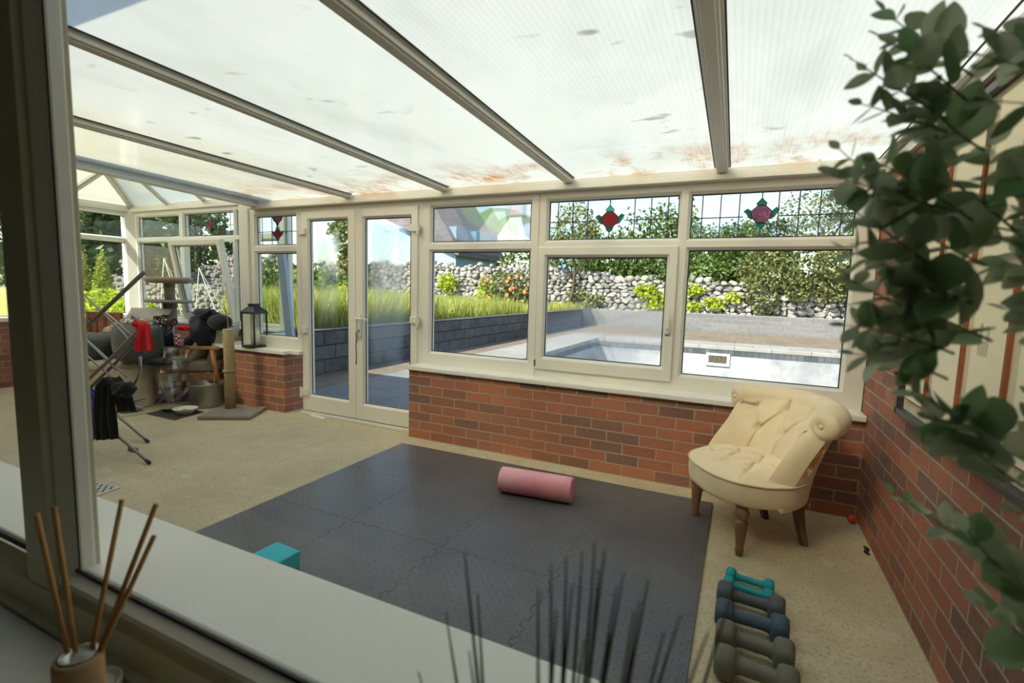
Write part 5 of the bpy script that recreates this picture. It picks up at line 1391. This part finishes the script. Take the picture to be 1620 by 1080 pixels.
MB().box(-.23,.23,-.23,.22,.42,.45).build('seat', DKW, wc, bevel=.008)

# ---- cat tree by the bay window
PL = m_plush('plush_taupe', srgb(156,142,122)); PL2 = m_plush('plush_grey2', srgb(146,140,132))
ct = thing('cat_tree', 'taupe plush cat tree with round bed by the bay window', 'cat tree', (-3.80,.27,0))
MB().box(-.26,.26,-.24,.22,0.001,.04).build('base', PL2, ct, bevel=.015)
MB().lathe([(0,.04),(.045,.04),(.045,1.0),(0,1.0)],(-.075,.02,0),20).build('post', PL2, ct, smooth=True)
MB().lathe([(0,.04),(.05,.04),(.05,1.0),(0,1.0)],(.055,.0,0),20).build('post', PL, ct, smooth=True)
MB().lathe([(0,.99),(.325,.99),(.34,1.005),(.325,1.02),(0,1.02)],(.0,.0,0),32,1.,.62).build('platform', PL2, ct, smooth=True)
MB().lathe([(0,1.02),(.056,1.02),(.056,1.22),(0,1.22)],(.02,.0,0),20).build('post', PL, ct, smooth=True)
MB().lathe([(0,1.215),(.25,1.215),(.315,1.235),(.335,1.265),(.31,1.29),(.25,1.275),(.2,1.235),(0,1.235)],(.01,0,0),36,1.,.62).build('bed', PL, ct, smooth=True)

# ---- floor things
bu = thing('bucket', 'galvanised metal bucket with raised wire handle', 'bucket', (-2.475,-.175,.001))
GALV = plain('galvanised', srgb(176,180,172), .38, .5, .85, .12, 9, .1, 30)
MB().lathe([(0,.004),(.128,.004),(.132,0),(.136,.006),(.158,.225),(.163,.228),(.163,.236),(.156,.236),(.133,.012),(0,.012)],(0,0,0),40).build('body', GALV, bu, smooth=True)
MB().tube([(-.158*1.0*cos(a)*1.0, -.05+.10*sin(a)*.5+.04*sin(a), .232+.155*sin(a)*.62) for a in [pi*k/20 for k in range(21)]],.003,6).build('handle', GALV, bu, smooth=True)
MB().tube([(-.02,.02,.327),(.03,.02,.327)],.011,10).build('grip', OAK, bu, smooth=True)
for s in (-1,1): MB().cyl((s*.157,-.05,.225),(s*.169,-.05,.225),.012,n=10).build('lug', GALV, bu)
def m_vase():
    t = NT('vase_glass')
    fr = t.math('MULTIPLY', t.fres(1.5), .9)
    fr = t.math('ADD', fr, .06)
    tr = t.n('ShaderNodeBsdfTransparent', {0:(.90,.92,.90,1)}).outputs[0]
    gl = t.n('ShaderNodeBsdfGlossy', {0:(1,1,1,1),'Roughness':.03}).outputs[0]
    return t.done(t.n('ShaderNodeMixShader', {0:fr,1:tr,2:gl}).outputs[0])
va = thing('glass_vase', 'tall clear glass vase standing by the armchair leg', 'vase', (-2.735,-.345,.001))
MB().lathe([(.0,.004),(.058,.004),(.060,.0),(.062,.02),(.058,.045),(.095,.15),(.138,.27),(.150,.34),(.146,.40),(.118,.46),(.108,.50),(.128,.56),(.150,.60),(.146,.60),(.124,.56),(.103,.50),(.112,.46),(.140,.40),(.144,.34),(.132,.27),(.09,.15),(.05,.045),(0,.03)],(0,0,0),40).build('body', m_vase(), va, smooth=True); fixn(va.children[0])
def quad_mat(name, label, cat, pts, z0, z1, mat):
    return tag(fixn(MB().prism(pts, z0, z1).build(name, mat, bevel=.003)), label, cat)
quad_mat('feeding_mat','dark grey feeding mat with two bowls','mat',[(-2.616,-.66),(-2.19,-.66),(-2.25,-.35),(-2.70,-.32)],.001,.006,plain('mat_dark', srgb(74,72,70), .8,.2,0,.1,20))
quad_mat('feeding_board','cream board with a dish, left of the grey feeding mat','board',[(-3.05,-1.02),(-2.70,-.93),(-2.64,-.60),(-2.93,-.56),(-3.2,-.7)],.001,.012,plain('board_cream', srgb(206,200,170), .6))
def bowl(label, c, r, h, m_out, m_food):
    t = thing('pet_bowl', label, 'bowl', c, 0, 'pet bowls on the floor')
    MB().lathe([(0,.0),(r*.55,.0),(r*.62,.004),(r*.95,h),(r,h),(r*.985,h+.003),(r*.93,h-.002),(r*.62,.012),(0,.010)],(0,0,0),32).build('dish', m_out, t, smooth=True)
    lump((0,0,.018),(r*.66,r*.66,.012),20,.3).build('food', m_food, t, smooth=True)
FOOD = plain('cat_food', srgb(120,84,64), .8, .2, 0, .4, 60)
bowl('white bowl on the right of the feeding mat', (-2.33,-.48,.0065), .105, .050, plain('bowl_white', srgb(226,224,212), .3), FOOD)
bowl('grey patterned bowl on the left of the feeding mat', (-2.545,-.475,.0065), .095, .035, plain('bowl_grey', srgb(150,154,138), .35, .5, 0, .3, 60), plain('food2', srgb(132,136,112), .8, .2, 0, .4, 60))
bowl('patterned dish on the cream board', (-2.80,-.70,.0125), .10, .030, plain('bowl_blue', srgb(176,180,190), .35, .5, 0, .5, 70), plain('food3', srgb(110,96,96), .8, .2, 0, .5, 60))
def m_rug():
    t = NT('rug'); p = t.obj(); sp = t.n('ShaderNodeSeparateXYZ',{0:p})
    f = t.math('FRACT', t.math('MULTIPLY', t.math('ADD', sp.outputs[1], t.math('MULTIPLY', sp.outputs[0], .2)), 4.))
    col = t.ramp(f,[(0.,srgb(112,70,110)),(.25,srgb(160,150,150)),(.42,srgb(150,60,66)),(.6,srgb(80,72,96)),(.8,srgb(176,166,150))],'CONSTANT')
    return t.done(t.bsdf(col,.95,.1,0.,t.bump(t.noise(200.,p,2),.4,.004)))
o = tag(MB().box(-.55,.36,-.42,.30,.0008,.009).build('rug', m_rug()), 'striped purple and red rug under the armchair', 'rug'); o.location=(-3.15,.02,0); o.rotation_euler=(0,0,radians(-30))
soft('toy_bundle','small brown and grey bundle at the left end of the board','bundle', lump((-2.40,.30,.66),(.06,.06,.065),14,.2), cloth_mat('bundle', srgb(104,86,78), .4))
# ================================================================== FOREGROUND
dj = thing('reed_diffuser', 'wooden reed diffuser pot with five reeds in the near corner', 'reed diffuser', (1.727,-3.048,.7255))
WD = plain('diffuser_wood', srgb(186,150,110), .6, .3, 0, .1, 40)
MB().lathe([(0,0),(.0215,0),(.0228,.004),(.0228,.108),(.0212,.1125),(.0165,.1135),(.0155,.110),(.0155,.06),(0,.06)],(0,0,0),40).build('pot', WD, dj, smooth=True)
MB().lathe([(.0160,.1128),(.0176,.1145),(.0155,.1150),(.0140,.112),(.0140,.09),(.0154,.09)],(0,0,0),32).build('neck_ring', plain('neck_silver', srgb(206,206,200), .25, .5, .6), dj, smooth=True)
RD = plain('reed', srgb(196,146,88), .7, .2, 0, .15, 50)
O_ = V3((1.727,-3.048,.7255))
for (px,py,yy),(dx,dy) in (((58,812,-3.052),(-.008,-.004)),((86,802,-3.045),(-.004,.004)),((193,790,-2.995),(.004,.006)),((247,797,-2.985),(.009,.004)),((244,847,-2.990),(.012,0.))):
    tip = at(px,py,'y',yy); base = O_+V3((dx*.2-.001,dy*.5,.066)); top = base+(tip-base)
    MB().tube([base-O_, tip-O_], .0027, 8).build('reed', RD, dj, smooth=True)
cn = thing('tealight_dish', 'small pale round dish behind the diffuser pot', 'dish', (1.655,-3.006,.7255))
MB().lathe([(0,.0),(.026,.0),(.030,.008),(.031,.018),(.028,.0195),(.025,.012),(0,.010)],(0,0,0),32).build('dish', plain('dish_pale', srgb(206,208,188), .4), cn, smooth=True)
MB().lathe([(0,.010),(.022,.010),(.022,.016),(0,.017)],(0,0,0),28).build('wax', plain('wax_pale', srgb(216,214,190), .5), cn, smooth=True)

# spiky grass plant at the bottom edge
gp = thing('potted_grass', 'spiky dark green grass plant rising at the bottom edge', 'plant', (2.285,-3.05,.7255))
O_ = V3((2.285,-3.05,.7255))
MB().lathe([(0,0),(.034,0),(.036,.004),(.044,.085),(.046,.09),(.042,.09),(.036,.078),(0,.078)],(0,0,0),28).build('pot', plain('pot_grey', srgb(120,118,110), .7), gp, smooth=True)
rg = random.Random(21); GB = leaf_mat('grass_blade', srgb(62,70,36), srgb(86,92,50), .25); mb = MB()
tips = [(662,1062),(705,968),(735,872),(742,1030),(756,938),(851,930),(872,890),(880,962),(896,880),(905,925),(921,872),(941,858),(947,900),(957,868),(976,925),(987,905),(1003,965),(1012,950),(1026,915),(1050,1000),(1076,972),(1120,1000),(1160,930),(925,1010),(965,1000)]
for px,py in tips:
    yy = -3.02+rg.uniform(-.02,.02); tip = at(px,py,'y',yy); b0 = O_+V3(((tip.x-O_.x)*.30+rg.uniform(-.008,.008), rg.uniform(-.015,.015), .07))
    mid = b0.lerp(tip,.5)+V3((rg.uniform(-.006,.006),rg.uniform(-.006,.006),.006))
    P = []
    for k in range(9):
        f=k/8; P.append((b0*(1-f)**2+mid*2*f*(1-f)+tip*f*f)-O_)
    mb.tube(P, [.0020*(1-.75*(k/8)**2) for k in range(9)], 5)
mb.build('blades', GB, gp, smooth=True)

# artificial eucalyptus on the window board beyond the glass
ev = thing('eucalyptus', 'tall leafy eucalyptus plant crowding the right foreground', 'plant', (2.66,-2.850,.8005))
O_ = V3((2.66,-2.850,.8005))
MB().lathe([(0,0),(.032,0),(.036,.006),(.040,.06),(.032,.11),(.022,.14),(.025,.15),(.020,.15),(.018,.135),(0,.12)],(0,0,0),28).build('vase', plain('vase_white', srgb(214,212,202), .35), ev, smooth=True)
rg = random.Random(33); st = MB(); lf = MB()
def leaf(c, d, up, L):
    d=d.normalized(); s=d.cross(up); s = s.normalized() if s.length>1e-4 else d.orthogonal().normalized(); n=s.cross(d)
    W=L*rg.uniform(.30,.40); cup=rg.uniform(.02,.14)*L; bend=rg.uniform(-.10,.16)*L
    prof=[(0,.02),(.10,.42),(.28,.86),(.48,1.),(.68,.86),(.86,.5),(.96,.2),(1.,.02)]
    vs=[];fs=[]
    for x,w in prof:
        for q in (-1,-.5,0,.5,1):
            p=c+d*(x*L)+s*(q*w*W)+n*(cup*(q*q)*w+bend*x*x+(-.012*L if q==0 else 0)); vs.append(p)
    for i in range(len(prof)-1):
        for k in range(4): fs.append((i*5+k,i*5+k+1,(i+1)*5+k+1,(i+1)*5+k))
    lf.add(vs,fs)
def branch(a, b, n, Lr, r0=.0012, sag=.01, tipbuds=True):
    a,b=V3(a),V3(b); m=a.lerp(b,.55)+V3((0,0,-sag)); P=[]
    for k in range(13):
        f=k/12; P.append(a*(1-f)**2+m*2*f*(1-f)+b*f*f)
    st.tube([p-O_ for p in P],[r0*(1-.6*k/12) for k in range(13)],5)
    for i in range(n):
        f=.12+.86*(i+.3)/n; k=min(11,int(f*12)); p=P[k].lerp(P[k+1],f*12-k); t=(P[min(12,k+1)]-P[k]).normalized()
        ang=rg.uniform(0,pi)
        for sgn in (-1,1):
            o=t.orthogonal().normalized(); o2=t.cross(o); side=o*cos(ang)+o2*sin(ang)
            d=side*sgn*rg.uniform(.6,1.)+t*rg.uniform(.25,.7)+V3((0,0,rg.uniform(-.25,.2)))
            leaf(p-O_, d, V3((rg.gauss(0,.5),rg.gauss(-.4,.4),1)), Lr*(1.08-.62*f)*rg.uniform(.8,1.15))
    leaf(P[-1]-O_, (P[-1]-P[-3]), V3((rg.gauss(0,.6),-.4,.8)), Lr*.35)
# main stems
mains=[]
for ex,ey,ez in ((2.55,-2.80,1.60),(2.60,-2.76,1.66),(2.66,-2.80,1.64),(2.52,-2.76,1.36),(2.58,-2.84,1.45),(2.72,-2.78,1.5)):
    a=O_+V3((rg.uniform(-.008,.008),rg.uniform(-.008,.008),.12)); b=V3((ex,ey,ez)); m=V3((2.665+rg.uniform(-.02,.03),-2.84,1.18))
    P=[a*(1-f)**2+m*2*f*(1-f)+b*f*f for f in [k/16 for k in range(17)]]
    st.tube([p-O_ for p in P],[.0024*(1-.6*k/16) for k in range(17)],6); mains.append(P)
T = lambda px,py,y: at(px,py,'y',y)
sides = [((1352,96),(1500,190),-2.785,6,.034),((1364,165),(1500,210),-2.79,5,.034),((1316,275),(1500,330),-2.815,6,.036),((1328,236),(1480,330),-2.80,5,.034),((1320,318),(1470,420),-2.82,6,.036),((1338,395),(1500,470),-2.80,6,.040),((1344,440),(1480,500),-2.80,5,.040),((1340,515),(1510,560),-2.805,6,.040),((1352,560),(1500,600),-2.80,4,.036),((1400,18),(1540,120),-2.77,5,.040),((1395,60),(1530,160),-2.78,4,.040),((1415,778),(1600,905),-2.80,5,.028),((1470,650),(1620,770),-2.82,6,.044),((1440,610),(1600,720),-2.82,6,.046),((1530,840),(1660,960),-2.83,5,.046),((1560,960),(1680,1060),-2.83,4,.044),((1430,120),(1560,240),-2.775,5,.040),((1400,330),(1560,420),-2.79,6,.044),((1420,480),(1570,540),-2.80,6,.046),((1385,255),(1540,350),-2.80,6,.04),((1410,400),(1540,480),-2.815,6,.042)]
for tip,root,y,n,L in sides:
    branch(T(*root,y-.015), T(*tip,y), n, L, .0011, rg.uniform(-.01,.012))
# denser inner growth from the stems
for P in mains:
    for k in range(2,17):
        if P[k].z < .98: continue
        for _ in range(2 if P[k].z > 1.1 else 1):
            d=V3((rg.uniform(-1.,.5),rg.uniform(-.55,.6),rg.uniform(-.1,.7))).normalized()
            b=P[k]+d*rg.uniform(.05,.11)
            if b.y < -2.90: b.y=-2.90
            lim = T(1440 if b.z>1.2 else 1530, 500, b.y).x
            if b.x < lim: b.x = lim
            branch(P[k], b, 4, rg.uniform(.034,.046), .0010, .004)
EL = leaf_mat('eucalyptus_leaf', srgb(124,158,110), srgb(200,206,180), .6, .5, .3)
st.build('stems', plain('euc_stem', srgb(138,132,92), .7), ev, smooth=True)
lf.build('leaves', EL, ev, smooth=True)
# ================================================================== CAMERA, SUN, SKY
cd = bpy.data.cameras.new('camera'); cam = bpy.data.objects.new('camera', cd); COL.objects.link(cam)
cd.sensor_width = 36; cd.sensor_fit = 'HORIZONTAL'; cd.lens = FPX/1620*36; cd.clip_start = .02; cd.clip_end = 500
m = Matrix((CR, CU, -CF)).transposed().to_4x4(); m.translation = CAM
cam.matrix_world = m
SC.camera = cam
cd.dof.use_dof = True; cd.dof.focus_distance = 4.4; cd.dof.aperture_fstop = 5.0

sun = bpy.data.lights.new('sun','SUN'); so = bpy.data.objects.new('sun', sun); COL.objects.link(so)
TO_SUN = V3((-.35,-.62,.70)).normalized()
so.rotation_euler = TO_SUN.to_track_quat('Z','Y').to_euler()
sun.energy = SUN_E; sun.angle = radians(.6); sun.color = (1.,.94,.85)
wd = bpy.data.worlds.new('world'); SC.world = wd; wd.use_nodes = True
nt = wd.node_tree; nt.nodes.clear()
sk = nt.nodes.new('ShaderNodeTexSky'); sk.sky_type = 'NISHITA'; sk.sun_disc = False
sk.sun_elevation = math.asin(TO_SUN.z); sk.sun_rotation = math.atan2(TO_SUN.x, TO_SUN.y); sk.dust_density = 1.2; sk.air_density = 1.; sk.ozone_density = 1.
bg = nt.nodes.new('ShaderNodeBackground'); bg.inputs[1].default_value = SKY_E
wo = nt.nodes.new('ShaderNodeOutputWorld')
nt.links.new(sk.outputs[0], bg.inputs[0]); nt.links.new(bg.outputs[0], wo.inputs[0])
vs = SC.view_settings; vs.view_transform = 'Standard'; vs.look = 'None'; vs.gamma = 1; vs.use_curve_mapping = False
vs.exposure = EXPO
vs.use_white_balance = True; vs.white_balance_temperature = 6900; vs.white_balance_tint = 8
cy = SC.cycles
cy.use_denoising = True; cy.max_bounces = 14; cy.diffuse_bounces = 6; cy.glossy_bounces = 4; cy.transmission_bounces = 6; cy.transparent_max_bounces = 24
cy.caustics_reflective = False; cy.caustics_refractive = True; cy.sample_clamp_indirect = 6
